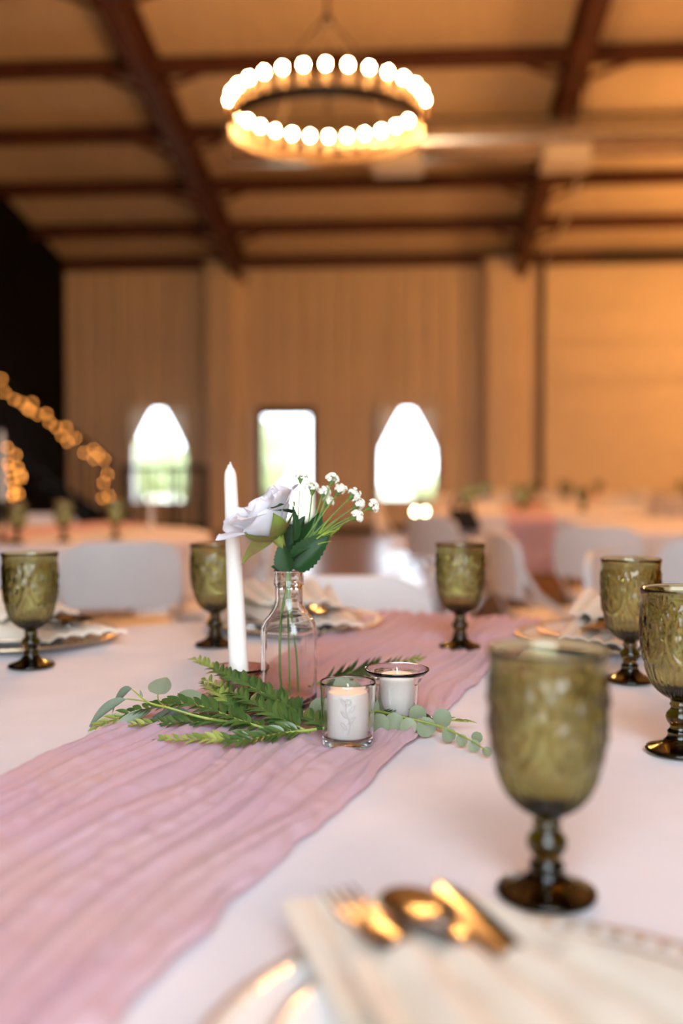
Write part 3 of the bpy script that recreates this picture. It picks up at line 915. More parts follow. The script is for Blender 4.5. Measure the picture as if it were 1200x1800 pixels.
# leaves: unit length along +Y, normal +Z
def leaf_mesh(name, m, prof, fold=.12, curl=.1, serr=0, nv=9, th=0.0, edge=None):
    """prof(v)->half width (length 1)"""
    mb = MB(); vs = []; cols = (-1, -.5, 0, .5, 1) ; nu = len(cols)
    for j in range(nv):
        v = j/(nv-1); w = prof(v)
        for c in cols:
            ww = w*(1 + (serr*(1 if j % 2 else -1) if abs(c) == 1 and 0 < j < nv-1 else 0))
            vs.append((c*ww, v, fold*abs(c)*w*2 - curl*v*v))
    fs = [(j*nu+i, j*nu+i+1, (j+1)*nu+i+1, (j+1)*nu+i) for j in range(nv-1) for i in range(nu-1)]
    return mb.add(vs, fs).mesh(name, m, angle=180)
narrow = lambda v: .185*max(0.02, math.sin(PI*min(1, v**.8)))**.8
LF = leaf_mesh('leaf', M['fern'], narrow, .25, .15, nv=6)
LFT = leaf_mesh('leaf', M['fern_tip'], narrow, .25, .10, nv=6)
willow = lambda v: .125*max(0.015, math.sin(PI*v**.75))**.9
LW = leaf_mesh('leaf', M['euc_w'], willow, .3, .28, nv=12)
rnd_ = lambda v: .50*max(0.03, math.sqrt(max(0, 1-(2*v-1)**2)))*(.86+.14*v)
LE = leaf_mesh('leaf', M['euc'], rnd_, .10, .10, nv=12)
LR = leaf_mesh('leaf', M['rose_leaf'], lambda v: .36*max(0.02, math.sin(PI*v**.72))**.75, .28, .18, serr=.06, nv=21)
heart = lambda v: .46*max(.03, math.sin(PI*min(1, (.08+.92*v)**.62)))**.8
LH = leaf_mesh('leaf', M['euc_w'], heart, .16, .15, nv=12)

def frame(p, d, n, s, roll=0.0):
    d = d.normalized(); x = d.cross(n)
    if x.length < 1e-4: x = d.cross(Vector((1, 0, 0)))
    x.normalize(); n = x.cross(d)
    m = Matrix((x, d, n)).transposed().to_4x4()
    if roll: m = m @ Matrix.Rotation(roll, 4, 'Y')
    sc_ = Matrix.Diagonal((s, s, s, 1)) if not isinstance(s, tuple) else Matrix.Diagonal((*s, 1))
    return Matrix.Translation(p) @ m @ sc_
def spline(pts, n):
    """Catmull-Rom through the points"""
    P = [pts[0]*2-pts[1]] + list(pts) + [pts[-1]*2-pts[-2]]
    out = []; m = len(pts)-1
    for k in range(n+1):
        f = k/n*m; i = min(int(f), m-1); t = f-i
        a, b, c, d = P[i], P[i+1], P[i+2], P[i+3]
        out.append(.5*((2*b)+(c-a)*t+(2*a-5*b+4*c-d)*t*t+(3*b-a-3*c+d)*t**3))
    return out
def sprig(name, label, pts, n, ln, ang=.75, tip=.16, seed=0, group=None, cat='greenery', rise=.25, zmin=None, tilt=.35):
    """pts from base to tip, world; pairs of narrow leaves along the stem"""
    rn = random.Random(seed); n = int(n*1.2); ln *= 1.22
    path = spline(pts, 40); o = path[0].copy()
    t = thing(name, label, cat, o, 0, group)
    N_ = len(path)
    MB().tube(path, [lerp(.0017, .0006, i/(N_-1)) for i in range(N_)], 6).build('stem', M['stem2'], t, origin=o)
    for k in range(n):
        f = .10 + .90*k/(n-1); i = min(N_-2, int(f*(N_-1)))
        p = path[i].lerp(path[i+1], f*(N_-1)-i); tg = (path[i+1]-path[i]).normalized()
        side = tg.cross(Vector((0,0,1))); side.normalize(); up = side.cross(tg)
        side, up = side*math.cos(tilt) + up*math.sin(tilt), up*math.cos(tilt) - side*math.sin(tilt)
        if up.dot(FWD) > 0 and tilt > .5: up = -up
        s = 1 if k % 2 else -1
        a = ang*(1-.35*f) + rn.uniform(-.12, .12)
        d = tg*math.cos(a) + side*s*math.sin(a) + up*(rise+rn.uniform(-.15, .15))
        l = ln*(1-.45*max(0, f-.5)*2)*rn.uniform(.85, 1.1)
        if k >= n-1: d = tg
        if p.z + d.normalized().z*l < (zmin or T+.003): d.z = max(d.z, .02)
        nrm = (up + side*s*-.3 + Vector((rn.uniform(-.2,.2), rn.uniform(-.2,.2), 0)))
        inst('leaf', LFT if f > 1-tip else LF, t, frame(p-o, d, nrm, l))
    return t

# ------------------------------------------------------------------ main table
C = W(0.0, 1.12, 0)
round_table(C, 'the white cloth of the nearest table with the floral centrepiece')
u_dir = (RGT*.342 + FWD*.94)
rang = math.atan2(u_dir.y, u_dir.x)
rc = C + (RGT*.94 - FWD*.342)*(-.45 - (.94*0 - .342*1.12))
rc -= u_dir*0
rin = Matrix.Rotation(-rang, 3, 'Z')
flat = []
for (x, y, r) in ((611,1309,.034),(697,1268,.030),(508,1243,.040),(421,1229,.030),(808,1138,.056)):
    q = rin @ (PX(x, y, T) - Vector((rc.x, rc.y, T))); flat.append((q.x, q.y, r))
RUN1 = runner_mesh(1, flat=flat)
runner(RUN1, rc, rang, 'crinkled mauve gauze runner across the nearest table under the bottle and votives')

# goblets of the main table
for (x, y, lab, rz) in ((960, 1573, 'large out-of-focus olive goblet in the right foreground', .3),
                        (1193, 1322, 'olive embossed goblet cut off by the right edge of the photo', .9),
                        (1106, 1197, 'olive embossed goblet second from the right, behind the cut-off one', .1),
                        (808, 1138, 'olive goblet standing on the mauve runner at the far edge', .5),
                        (378, 1135, 'olive goblet partly behind the tall taper candle', 1.4),
                        (55, 1172, 'olive goblet at the left edge of the nearest table', .7)):
    z = T+.0026 if x == 808 else T
    goblet(PX(x, y, z), lab, rz=rz)
# place settings: near, left, far, right
for (x, y), lab in (((955, 1945), 'in the blurred right foreground'), ((34, 1127), 'beside the goblet at the left edge'), ((518, 1100), 'behind the bottle at the far edge'), ((1080, 1130), 'behind the goblets on the right')):
    p = PX(x, y, T)
    d = p - C; d.z = 0
    place_setting(p, d.normalized(), lab)
# chairs of the main table
for (x, d, lab) in ((0.0, 2.34, 'white folding chair facing the camera directly behind the bottle'), (-.76, 2.02, 'white folding chair at the left edge behind the left goblet')):
    p = W(x, d); f = C - p; f.z = 0; f.normalize()
    chair(p - f*0.0 + f*.23, f, lab)

# bottle
bc = PX(508, 1243, T+.0026)
def bottle():
    t = thing('glass_bottle', 'clear square glass bottle holding the rose at the table centre', 'bottle', bc, -.32)
    o = [(0,.004),(.020,.002),(.0250,.0),(.0285,.0016),(.0300,.0050),(.0302,.012)]
    o += [(.0302, .012+.081*k/8) for k in range(1, 9)]
    o += [(.0298,.0985),(.0285,.1035),(.0258,.1090),(.0225,.1140),(.0195,.1190),(.0178,.1240),(.0170,.1290),(.0167,.1360),(.0166,.1430),(.0166,.1478),
          (.0172,.1490),(.0182,.1500),(.0184,.1512),(.0181,.1524),(.0180,.1580),(.0180,.1640),(.0183,.1656),(.0180,.1676),(.0168,.1684),(.0152,.1678),(.0144,.1660)]
    i = [(.0142,.1500),(.0140,.1300),(.0150,.1240),(.0172,.1180),(.0205,.1120),(.0240,.1060),(.0262,.1000),(.0270,.0950),(.0272,.0600),(.0272,.0160),(.0262,.0105),(.0225,.0080),(.0120,.0076),(0,.0080)]
    def fn(r, z, ph, k):
        n = lerp(3.8, 2.0, sm(.096, .132, z))
        q = (abs(math.cos(ph))**n + abs(math.sin(ph))**n)**(-1/n)
        f = 1.0
        if .128 < z < .149 and r > .0155: f = 1 + .012*math.cos(8*ph)
        return r*q*f
    MB().lathe(refine(o + i, .004), 128, fn).build('bottle_glass', M['clear'], t, angle=180)
    return t
bottle()

# taper candle in a smoky holder
hc = PX(421, 1229, T+.0026)
h = MB().lathe(refine([(0,.0),(.017,.0),(.020,.002),(.0205,.006),(.0195,.012),(.0215,.022),(.026,.031),(.0325,.0378),(.0345,.0395),(.0348,.0410),(.0335,.0415),(.0310,.0395),(.0245,.0335),(.0190,.0240),(.0170,.0140),(.0165,.0080),(0,.0070)], .004), 64).build('candle_holder', M['smoke'], origin=(0,0,0), angle=180)
h.location = hc; tag(h, 'low flared smoky rose glass holder under the tall taper candle', 'candle holder')
tb = hc + Vector((0,0,.0085)); tt_ = PD(404, 818, hc.dot(FWD)-.0)
tp = thing('taper_candle', 'tall white taper candle leaning slightly beside the rose', 'candle', tb)
ax = (tt_ - tb); H = ax.length; axn = ax.normalized()
pr = [(0,0),(.0120,0),(.0128,.002)] + [(lerp(.0130, .0082, k/12), .004+(H-.024)*k/12) for k in range(13)] + [(.0079,H-.015),(.0070,H-.0085),(.0052,H-.0045),(.0036,H-.0025),(.0031,H),(.0024,H+.0008),(0,H+.001)]
cb = MB().lathe(pr, 32)
rot = Vector((0,0,1)).rotation_difference(axn).to_matrix()
for p in cb.v: p[:] = rot @ p
cb.build('wax', M['wax'], tp)
MB().tube([axn*(H-.002), axn*(H+.004)+Vector((.001,0,0))], .0012, 6).build('wick', M['wick'], tp)

# votives
v1 = PX(611, 1309, T+.0026)
h = MB().lathe(refine([(0,.001),(.0235,.0),(.0255,.001),(.0262,.003),(.0264,.006),(.0292,.064),(.0293,.0668),(.0286,.0676),(.0277,.0668),(.0252,.0120),(.0240,.0098),(.020,.0090),(0,.0088)], .004), 72).build('votive_glass', M['votive_glass'], angle=180)
h.location = v1; tag(h, 'straight clear glass votive holder in front of the bottle', 'candle holder')
def votive_candle(p, r, hh, label, motif=False):
    t = thing('votive_candle', label, 'candle', p)
    MB().lathe([(0,0),(r*.94,0),(r*.97,.001),(r,hh*.5),(r*1.0,hh-.006),(r*.985,hh-.003),(r*.93,hh-.0006),(r*.80,hh),(r*.3,hh-.0010),(0,hh-.0004)], 48).build('wax', M['wax'], t)
    MB().tube([(0,0,hh-.001),(.0004,0,hh+.005),(-.0004,.0003,hh+.0075)], [.0012,.0011,.0008], 6).build('wick', M['wick'], t)
    if motif:
        fw = -FWD
        def on(a, z): # point on the front of the candle
            q = Matrix.Rotation(a, 3, 'Z') @ fw; return q*(r+.0002) + Vector((0,0,z))
        mo = MB()
        mo.tube([on(.10*math.sin(k*.5), .007+.034*k/12) for k in range(13)], [.0008]*13, 6)
        for k, zz in enumerate((.012, .018, .024, .030, .036)):      # leaves left and right of the stalk
            sg = 1 if k % 2 else -1
            for w_ in (-1, 1):
                pts = [on(sg*(.02+.34*q/8), zz + .007*q/8 + w_*.0022*math.sin(PI*q/8)) for q in range(9)]
                mo.tube(pts, [.0007]*9, 6)
        for q in range(6):                                           # blossom on top
            a = PI*2*q/6; mo.ball(on(.02+.12*math.cos(a), .0405+.0026*math.sin(a)), .0014, n=6, m=4)
        m_ = mo.build('embossed_flower', M['wax'], t)
    return t
votive_candle(v1 + Vector((0,0,.0092)), .0218, .048, 'white votive candle with embossed flower in the straight glass', True)
v2 = PX(697, 1268, T+.0026)
h = MB().lathe(refine([(0,.001),(.0200,.0),(.0218,.0012),(.0226,.004),(.0240,.030),(.0258,.044),(.0300,.053),(.0358,.0585),(.0372,.0600),(.0370,.0613),(.0352,.0612),(.0292,.0560),(.0244,.0470),(.0224,.034),(.0212,.012),(.0200,.0082),(0,.0076)], .004), 72).build('votive_glass', M['votive_glass'], angle=180)
h.location = v2; tag(h, 'flared clear glass votive holder behind the eucalyptus', 'candle holder')
votive_candle(v2 + Vector((0,0,.0082)), .0200, .047, 'white votive candle in the flared glass')

# rose
def cup(r1, v): return r1*math.sin(PI/2*min(1, .04+1.25*v))**.85
def petal(parent, rot, phi, hwid, r1, h, flare, seed=0, lean=0.0):
    """cupped petal with a pointed, slightly rolled tip"""
    def fn(u, v):
        x = u*2-1
        env = .35 + .65*sm(0, .5, v)
        tipc = 1 - sm(.62, 1.0, v)*.72*abs(x)**.0
        w = hwid*env*(1 - .78*sm(.60, 1.0, v)**1.6)
        a = phi + x*w
        rr = cup(r1, v) + .0012*noise.noise(Vector((x*1.5, v*2, seed)))*v*2
        fl_ = flare*sm(.50, 1.0, v)**1.3
        rr += fl_*(1+.25*x) + lean*v*v
        roll = flare*.55*sm(.55, 1.0, abs(x))*sm(.25, .75, v)
        rr += roll
        z = h*(v**.9) - fl_*.35 - roll*.35 - lean*.45*v*v
        return rot @ Vector((rr*math.cos(a), rr*math.sin(a), z))
    return MB().grid(17, 19, fn).build('petal', M['petal'], parent, angle=180)
rd = bc.dot(FWD)
rb = PD(488, 946, rd-.012)          # calyx
axis = (RGT*-.50 + Vector((0,0,1))*.86 + FWD*-.16).normalized()
rose = thing('white_rose', 'white artificial rose standing in the glass bottle', 'flower', Vector((bc.x, bc.y, bc.z+.012)))
ro_ = rose.location.copy()
rotq = Vector((0,0,1)).rotation_difference(axis).to_matrix()
bl_o = rb - ro_
class _R:   # rotate and shift to the blossom
    def __matmul__(s, v): return rotq @ v + bl_o
R0 = _R()
sd = 0
cam_ph = math.atan2((rotq.transposed() @ -FWD).y, (rotq.transposed() @ -FWD).x)     # side of the blossom that faces the camera
for (n, ph0, hw_, r1, h, fl_) in ((3, .5, 1.5, .007, .050, .000), (3, 1.4, 1.35, .013, .053, .002), (4, .3, 1.1, .020, .055, .005), (4, 1.0, 1.0, .028, .055, .009)):
    for k in range(n):
        sd += 1; rr_ = random.Random(sd)
        petal(rose, R0, ph0+2*PI*k/n+rr_.uniform(-.12,.12), hw_, r1*rr_.uniform(.94,1.06), h*rr_.uniform(.95,1.06), fl_*rr_.uniform(.8,1.3), sd)
# five outer petals: (angle from the camera side, half width, cup, height, flare, lean)
for (da, hw_, r1, h, fl_, ln_) in ((.10, 1.00, .034, .046, .006, .0), (-1.30, .66, .034, .052, .012, .012), (1.40, .80, .034, .052, .010, .004), (2.65, .85, .034, .058, .010, .004), (-2.45, .75, .034, .056, .013, .010)):
    sd += 1; petal(rose, R0, cam_ph + da, hw_, r1, h, fl_, sd, ln_)
# calyx, sepals, stem
cal = MB().lathe([(0,-.017),(.0022,-.016),(.0045,-.010),(.0075,-.002),(.0085,.003),(.0060,.008),(0,.010)], 16)
for p in cal.v: p[:] = R0 @ p
cal.build('calyx', M['sepal'], rose)
for (da, ln, hug, hw_) in ((.35, .034, 1.0, .013), (-.75, .030, 1.0, .012), (-1.75, .048, .0, .0095), (1.35, .036, .85, .012), (2.8, .034, .9, .010)):
    a = cam_ph + da
    def fn(u, v, a=a, ln=ln, hug=hug, hw_=hw_):
        x = (u*2-1)*hw_*max(.03, math.sin(PI*(.12+.88*v)**.75))
        rr = lerp(.006 + ln*v, cup(.037, v*ln/.046) + .0016, hug)
        z = lerp(.004 + .010*v - .022*v*v, .001 + ln*v**1.1, hug)
        q = Vector((rr*math.cos(a), rr*math.sin(a), z))
        tn = Vector((-math.sin(a), math.cos(a), 0)); ou = Vector((math.cos(a), math.sin(a), 0))
        tn = (tn*(.35+.65*hug) + Vector((0,0,1))*(1-hug)*.9).normalized()
        return R0 @ (q + tn*x - ou*(x*x/(.07)) + ou*.0025*abs(u*2-1)*v)
    MB().grid(7, 14, fn).build('sepal', M['sepal'], rose, angle=180)
neck = bc + Vector((0,0,.160))
stp = spline([rb - axis*.012, PD(492, 972, rd-.008), neck + RGT*-.002, bc+Vector((0,0,.110))+RGT*-.009, bc+Vector((0,0,.055))+RGT*-.011+FWD*.004, bc+Vector((0,0,.014))+RGT*-.009+FWD*.006], 30)
MB().tube(stp, .0016, 8).build('stem', M['stem'], rose, origin=ro_)
def put_leaf(name, me, parent, o, p0, p1, nrm, wsc=1.0):
    d = p1-p0; l = d.length
    return inst(name, me, parent, frame(p0-o, d, nrm, (l*wsc, l, l)))
nc = (-FWD + Vector((0,0,.35)))
for (x0_, y0_, x1_, y1_, dd, ws, nn) in ((514,1000,566,902,.004,.62,(.45,.2)), (516,1000,576,938,-.004,.80,(.55,.5)), (510,985,528,905,.012,.70,(-.5,.2)), (508,1004,491,956,-.008,.95,(-.5,.3)),
                                   (524,985,574,925,.018,.85,(.1,.6)), (500,1003,478,994,.002,1.1,(0,.6)), (512,902,474,891,-.030,.75,(-.2,1.4)), (514,950,519,893,-.022,.34,(.5,.2)), (516,985,540,960,-.014,.40,(.2,.8))):
    put_leaf('leaf', LR, rose, ro_, PD(x0_, y0_, rd+dd), PD(x1_, y1_, rd+dd*1.6-.006), nc + RGT*nn[0] + Vector((0,0,nn[1])), ws)

# white filler flowers
ff = thing('filler_flowers', 'spray of tiny cream filler blossoms beside the white rose', 'flower', Vector((bc.x, bc.y, bc.z+.012)))
fo = ff.location.copy()
b1 = PD(512, 985, rd+.006)
fl_m = MB()
for k in range(6):
    a = 2*PI*k/6
    fl_m.ball((.0016*math.cos(a), .0016*math.sin(a), .0006), .0013, .0013, .0009, 6, 4)
fl_m.ball((0,0,.0010), .0010, n=6, m=4)
FLR = fl_m.mesh('floret', M['floret'], angle=180)
heads = [(528,838,.010),(548,858,.006),(582,842,.004),(594,860,-.006),(566,864,.012),(617,867,-.004),(625,884,-.012),(650,887,-.008),(621,905,-.016),(572,880,.016)]
joints = {0:(522,930),1:(540,925),2:(552,930),3:(548,930),4:(545,935),5:(565,925),6:(575,925),7:(585,925),8:(575,935),9:(545,940)}
rn = random.Random(4)
for k, (x, y, dd) in enumerate(heads):
    hp = PD(x, y+6, rd+dd); j = joints[k]; jp = PD(j[0], j[1], rd+dd*.5)
    path = spline([b1, PD((j[0]+512)/2-2, (j[1]+985)/2, rd+.004), jp, hp], 16)
    MB().tube(path, [lerp(.0012, .0008, i/16) for i in range(17)], 6).build('stem', M['stem'], ff, origin=fo)
    d = (path[-1]-path[-2]).normalized()
    MB().lathe([(0,-.006),(.0016,-.004),(.0032,.0),(.0042,.0025),(0,.003)], 10).build('calyx', M['stem'], ff).matrix_local = Matrix.Translation(hp-fo) @ Vector((0,0,1)).rotation_difference(d).to_matrix().to_4x4()
    for q in range(22):
        v = Vector((rn.gauss(0,1), rn.gauss(0,1), rn.gauss(0,1))).normalized()
        if v.dot(d) < -.15: v = -v
        c = hp + d*.0035 + v*.0080*rn.uniform(.5, 1.05)
        inst('floret', FLR, ff, Matrix.Translation(c-fo) @ Vector((0,0,1)).rotation_difference(v).to_matrix().to_4x4() @ Matrix.Scale(rn.uniform(.9, 1.3), 4))
# stiff green needles at the base of the spray and stems in the water-less bottle
for k in range(16):
    a = PD(556+rn.uniform(-12,12), 950+rn.uniform(-14,10), rd+rn.uniform(-.012,.012)); 
    b = a + RGT*rn.uniform(.012,.030) + Vector((0,0,rn.uniform(.004,.026))) + FWD*rn.uniform(-.012,.012)
    MB().tube([a, a.lerp(b,.5)+Vector((0,0,.001)), b], [.0009,.0008,.0002], 5).build('needle', M['stem2'], ff, origin=fo)
for (xa, xb, zb, f) in ((.003, .012, .020, -.004), (-.001, .001, .014, .004)):
    path = spline([b1, neck+RGT*xa*.5, bc+Vector((0,0,.115))+RGT*xa, bc+Vector((0,0,.07))+RGT*lerp(xa,xb,.7)+FWD*f, bc+Vector((0,0,zb))+RGT*xb+FWD*f], 20)
    MB().tube(path, .0013, 6).build('stem', M['stem'], ff, origin=fo)

# greenery around the bottle
def pth(l): return [PX(x, y, T+z+.004) for x, y, z in l]
sprig('fern_sprig', 'green leafy sprig arching over the taper holder to the upper left', pth([(548,1272,.010),(500,1238,.022),(440,1208,.034),(395,1186,.042),(345,1160,.050)]), 40, .021, seed=1)
sprig('fern_sprig', 'glossy leafy sprig lying below the bottle just under the highest sprig', pth([(545,1288,.008),(490,1262,.020),(430,1228,.030),(362,1196,.036)]), 34, .021, seed=2)
sprig('fern_sprig', 'long leafy sprig bowing out to the far left over the tablecloth', pth([(470,1282,.008),(420,1266,.016),(350,1241,.026),(290,1240,.026),(230,1254,.014),(170,1278,.005)]), 40, .018, seed=3)
sprig('fern_sprig', 'lowest leafy sprig in front lying on the mauve runner', pth([(556,1282,.012),(490,1290,.011),(430,1301,.011),(360,1301,.011),(282,1300,.009)]), 36, .017, seed=4, tip=.4)
sprig('fern_sprig', 'leafy sprig lying flat between the bowed and the lowest sprig', pth([(520,1280,.010),(440,1276,.010),(370,1270,.010),(300,1272,.009),(228,1276,.007)]), 34, .017, seed=5)
sprig('fern_sprig', 'short yellow-green sprig at the foot of the taper candle', pth([(440,1272,.010),(410,1245,.020),(385,1222,.028),(358,1203,.030)]), 24, .019, seed=6, tip=.6)
sprig('fern_sprig', 'dark leafy sprig pointing right behind the two votives', pth([(545,1206,.014),(600,1186,.022),(660,1171,.028),(735,1157,.033)]), 32, .022, seed=7, tip=.12, tilt=1.0, rise=.1)
sprig('fern_sprig', 'short dark sprig poking out to the right under the eucalyptus', pth([(640,1270,.010),(700,1250,.012),(760,1263,.008),(824,1269,.006)]), 24, .016, seed=8, tip=.35)
sprig('fern_sprig', 'leafy sprig tucked between the bottle and the straight votive', pth([(590,1290,.008),(556,1270,.014),(500,1256,.014),(440,1250,.014)]), 26, .020, seed=9)
sprig('fern_sprig', 'small leafy sprig under the smoky taper holder', pth([(500,1262,.010),(450,1246,.012),(400,1236,.014),(350,1228,.010)]), 24, .019, seed=10)
# willow eucalyptus
o = PX(430, 1272, T+.010)
wl = thing('willow_eucalyptus', 'grey-green willow eucalyptus stem with long drooping leaves at the left', 'greenery', o)
path = spline(pth([(430,1272,.010),(360,1262,.016),(300,1245,.026),(262,1235,.034),(232,1212,.044)]), 24)
MB().tube(path, [lerp(.0018,.0007,i/24) for i in range(25)], 6).build('stem', M['stem2'], wl, origin=o)
for (xa, ya, za, xb, yb, zb, me, ws) in ((222,1229,.034,136,1272,.004,LW,1.0),(232,1210,.044,180,1246,.016,LW,1.5),(266,1249,.020,170,1292,.004,LW,.9),(333,1252,.020,228,1271,.005,LW,1.0),(277,1221,.034,292,1186,.052,LH,.95),
                                (358,1232,.022,307,1222,.026,LE,.62),(402,1246,.018,352,1232,.022,LE,.70),(250,1228,.036,246,1212,.046,LW,1.2),(300,1250,.020,262,1268,.006,LW,1.1)):
    a = PX(xa, ya, T+za); b = PX(xb, yb, T+zb)
    put_leaf('leaf', me, wl, o, a, b, Vector((0,0,1)) - FWD*.8, ws)
MB().tube(spline(pth([(290,1243,.026),(279,1232,.030),(277,1220,.035)]), 6), .0008, 5).build('stem', M['stem2'], wl, origin=o)
MB().tube(spline(pth([(262,1235,.034),(242,1231,.034),(222,1229,.034)]), 6), .0008, 5).build('stem', M['stem2'], wl, origin=o)
# silver dollar eucalyptus on the right
o = PX(600, 1262, T+.010)
se = thing('eucalyptus_stem', 'silver dollar eucalyptus stem with round pale leaves trailing right', 'greenery', o)
path = spline(pth([(600,1262,.010),(655,1250,.016),(715,1262,.016),(770,1276,.012),(820,1298,.008),(862,1324,.005)]), 30)
MB().tube(path, [lerp(.0018,.0006,i/30) for i in range(31)], 6).build('stem', M['stem2'], se, origin=o)
for (cx, cy, r, an, z) in ((667,1228,15,1.8,.022),(676,1246,18,.6,.020),(667,1272,16,-1.2,.014),(692,1270,16,-1.6,.014),(713,1246,15,1.3,.018),(717,1277,14,-1.4,.012),(734,1257,14,1.1,.016),(748,1278,16,-1.3,.011),
                          (777,1264,15,.8,.014),(788,1291,12,-1.2,.009),(811,1301,10,-1.0,.007),(833,1311,10,-1.4,.006),(855,1321,8,-.9,.005),(838,1296,8,.9,.008),(600,1207,16,2.0,.030),(622,1214,15,1.4,.026),(560,1245,15,1.7,.020),(640,1238,15,1.6,.022)):
    r *= 1.28
    a = PD(cx-r*.9*math.cos(an), cy+r*.9*math.sin(an), PX(cx, cy, T+z).dot(FWD)); 
    b = PD(cx+r*.9*math.cos(an), cy-r*.9*math.sin(an), PX(cx, cy, T+z).dot(FWD)-.004)
    put_leaf('leaf', LE, se, o, a, b, -FWD + Vector((0,0,.7)) + RGT*.25*math.sin(cx), 1.05)

# ------------------------------------------------------------------ neighbouring tables
def far_greens(c, where, group, seed, big=False):
    """low centrepiece of another table"""
    rn = random.Random(seed)
    for k in range(3):
        a = seed*1.7; L0 = rn.uniform(.16,.24)
        d = Vector((math.cos(a+k*2.1), math.sin(a+k*2.1), 0))
        dx = d.dot(RGT); side = 'pointing right' if dx > .5 else ('pointing left' if dx < -.5 else ('pointing away' if d.dot(FWD) > 0 else 'pointing forward'))
        sprig('fern_sprig', 'green sprig %s in the centrepiece %s' % (side, where), [c+Vector((0,0,.012)), c+d*L0*.5+Vector((0,0,.05)), c+d*L0+Vector((0,0,.03))], 16, .04, seed=seed*10+k, group=group+' sprigs')
def simple_taper(p, hgt, label, group=None, stick=0.0):
    t = thing('taper_candle', label, 'candle', p, 0, group)
    if stick:
        MB().lathe([(0,0),(.04,0),(.041,.004),(.02,.010),(.008,.02),(.007,stick-.03),(.014,stick-.02),(.014,stick),(0,stick)], 20).build('candlestick', M['brass'], t)
    MB().lathe([(0,stick),(.0125,stick),(.0085,stick+hgt-.02),(.003,stick+hgt),(0,stick+hgt)], 16).build('wax', M['wax'], t)
    return t
# table on the left behind
B = W(-1.5, 4.75)
round_table(B, 'a pale cloth on the left behind the chair')
runner(RUN2, Vector((B.x, B.y, 0)), rang, 'mauve runner on the table at the left behind the chair')
far_greens(Vector((B.x-.25, B.y+.1, T+.005)), 'of the left rear table', 'left rear table', 21)
for (x, y, lab) in ((112, 952, 'blurred olive goblet on the left rear table under the string lights'), (203, 947, 'blurred olive goblet on the left rear table left of the short candle'), (30, 956, 'blurred olive goblet on the left rear table at the photo edge')):
    goblet(PX(x, y, T), lab)
simple_taper(PX(266, 932, T), .18, 'short white candle on the left rear table')
simple_taper(PX(6, 952, T+.004), .29, 'tall white candle on a stick at the left edge of the photo', stick=.17)
def chairs_round(c, angs, lab, R=1.12, group=None):
    for i, a in enumerate(angs):
        d = RGT*math.cos(a) + FWD*math.sin(a)
        l = lab[i] if isinstance(lab, (list, tuple)) else lab
        chair(Vector((c.x, c.y, 0)) + d*(R-.23), -d, l, group)
p = W(-1.40, 3.62)
def chair_at(x, d, fx, fd, lab, group=None):
    """x, d: where the top of the backrest stands; facing (fx, fd) in camera-ground axes"""
    f = (RGT*fx + FWD*fd).normalized()
    chair(W(x, d) + f*.245, f, lab, group)
chair_at(-.80, 3.62, -.25, 1, 'white folding chair with its back to the camera between the left goblets')
chair_at(-.50, 5.35, -.9, -.5, 'white folding chair at the right side of the left rear table')
chair_at(-1.80, 5.98, .25, -1, 'white folding chair on the far side of the left rear table')
chair_at(-.27, 4.30, -1, .15, 'white folding chair seen edge-on behind the rose stem')
# chairs on the right
chair_at(.66, 4.05, 1, .12, 'white folding chair seen from the side right of the runner goblet')
chair_at(1.20, 4.65, .55, .9, 'white folding chair with a warm-lit back behind the right goblets')
chair_at(.86, 3.15, .75, -.55, 'white folding chair half hidden behind the goblet second from the right')
chair_at(1.42, 3.75, .3, 1, 'white folding chair at the right edge of the photo')
chair_at(.46, 3.85, -1, -.25, 'white folding chair seen edge-on left of the runner goblet')
R1 = W(2.15, 5.5)
round_table(R1, 'a pale cloth on the right behind the chairs')
# table in the middle distance
H1 = W(1.42, 7.7)
G1 = 'middle distance table'
round_table(H1, 'a pale cloth in the middle distance right of the window')
runner(RUN2, Vector((H1.x, H1.y, 0)), math.radians(86), 'mauve runner hanging down the table in the middle distance')
far_greens(Vector((H1.x, H1.y, T+.005)), 'of the middle distance table', G1, 31)
for k in range(6):
    a = k*PI/3+.3; goblet(Vector((H1.x, H1.y, T)) + (RGT*math.cos(a)+FWD*math.sin(a))*.5, 'blurred olive goblet on the %s of the middle distance table' % ('right side', 'far right side', 'far left side', 'left side', 'near left side', 'near right side')[k])
chairs_round(H1, [PI*.18, PI*.55, PI*.95], ['white folding chair on the right of the middle distance table', 'white folding chair on the far side of the middle distance table', 'white folding chair on the left of the middle distance table'])
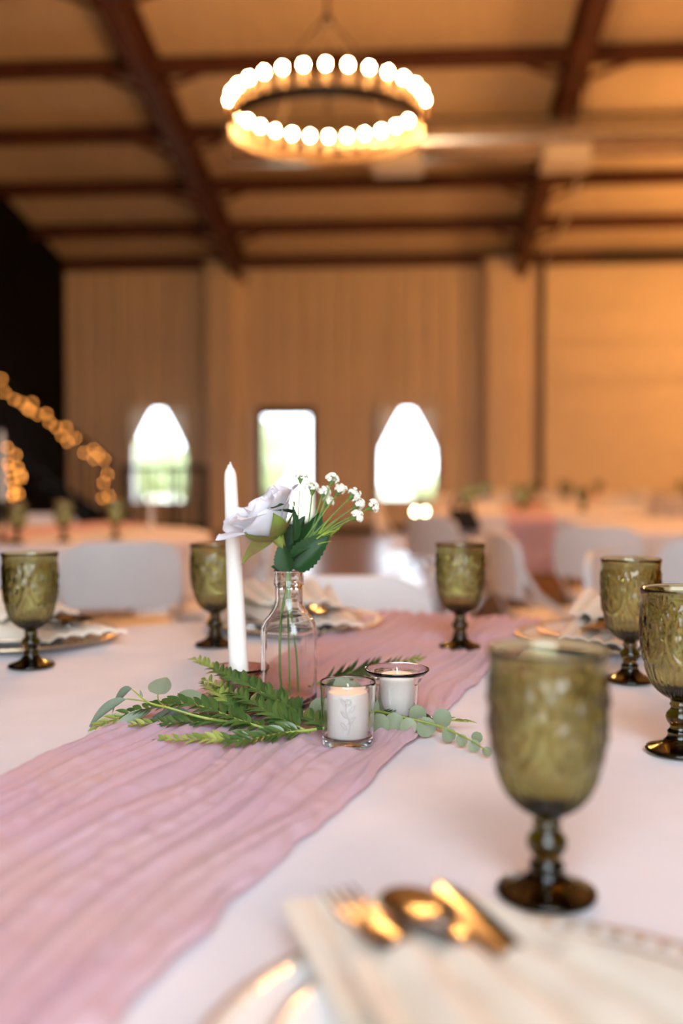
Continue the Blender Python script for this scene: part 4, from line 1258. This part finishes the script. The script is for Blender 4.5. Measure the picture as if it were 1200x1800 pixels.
# chair with a dark bag and two lit tealights on the table edge
chair_at(.52, 5.75, .8, .6, 'white folding chair carrying the black and grey bag')
f = (RGT*.8 + FWD*.6).normalized()
bp_ = W(.52, 5.75) + f*.245
bt = thing('tote_bag', 'black and grey soft bag on a white chair below the right-hand window', 'bag', (bp_.x, bp_.y, .452), math.atan2(f.y, f.x)-PI/2)
def bagfn(w, dpt, hh, z0):
    b = MB(); pr = []
    for j in range(9):
        v = j/8; pr.append((v, z0+hh*v))
    vs = []; n = 28
    for v, z in pr:
        for k in range(n):
            a = 2*PI*k/n; q = (abs(math.cos(a))**4+abs(math.sin(a))**4)**(-.25)
            ww = w*(1-.35*v*v); dd = dpt*(1-.55*v)
            x = ww*q*math.cos(a)*(1+.06*noise.noise(Vector((a, v*3, 1)))); y = dd*q*math.sin(a)*(1+.1*noise.noise(Vector((a*2, v*3, 5))))
            vs.append((x, y, z))
    fs = [(i*n+k, i*n+(k+1) % n, (i+1)*n+(k+1) % n, (i+1)*n+k) for i in range(8) for k in range(n)]
    fs += [tuple(range(n-1,-1,-1)), tuple(8*n+k for k in range(n))]
    return b.add(vs, fs)
bagfn(.15, .11, .10, .004).build('bag_bottom', M['bag_black'], bt)
bagfn(.135, .105, .17, .09).build('bag_body', M['bag_grey'], bt)
bagfn(.11, .08, .12, .25).build('bag_flap', M['bag_black'], bt)
for s in (-1, 1):
    MB().tube(spline([Vector((-.06, s*.03, .36)), Vector((-.03, s*.03, .44)), Vector((.03, s*.03, .44)), Vector((.06, s*.03, .36))], 12), .007, 6).build('strap', M['bag_black'], bt)
for k, px_ in enumerate((729, 747)):
    p = PX(px_, 912, T)
    t = thing('tealight', ('left' if k == 0 else 'right') + ' of two glowing tealights on the middle distance table edge', 'candle', p)
    MB().lathe([(0,0),(.022,0),(.026,.03),(.0245,.03),(.021,.004),(0,.004)], 20).build('cup', M['china'], t)
    MB().ball((0,0,.045), .013, .013, .022, 10, 8).build('flame', M['flame'], t)
# far tables
SIDES = ('right side', 'far right side', 'far left side', 'left side', 'near left side', 'near right side')
for i, (x, d, nm) in enumerate(((2.0, 10.9, 'the table before the door track'), (4.5, 11.6, 'the far table at the right edge'),
                                (3.2, 14.2, 'the farthest middle table'), (5.6, 15.1, 'the farthest right-edge table'))):
    c = W(x, d)
    round_table(c, 'a pale cloth of ' + nm)
    runner(RUN2, c, math.radians(86+7*i), 'mauve runner on ' + nm)
    far_greens(Vector((c.x, c.y, T+.005)), 'of ' + nm, nm.replace('the ', '', 1), 41+i)
    for k in range(6):
        a = k*PI/3+.2
        dd = RGT*math.cos(a) + FWD*math.sin(a)
        goblet(Vector((c.x, c.y, T)) + dd*.52, 'blurred olive goblet on the %s of %s' % (SIDES[k], nm))
        if (c + dd*1.1).dot(RGT)/((c + dd*1.1).dot(FWD)) < .37:
            chair(Vector((c.x, c.y, 0)) + dd*.90, -dd, 'white folding chair on the %s of %s' % (SIDES[k], nm))
    simple_taper(Vector((c.x+.08, c.y, T+.003)), .2, 'slim white candle on ' + nm)
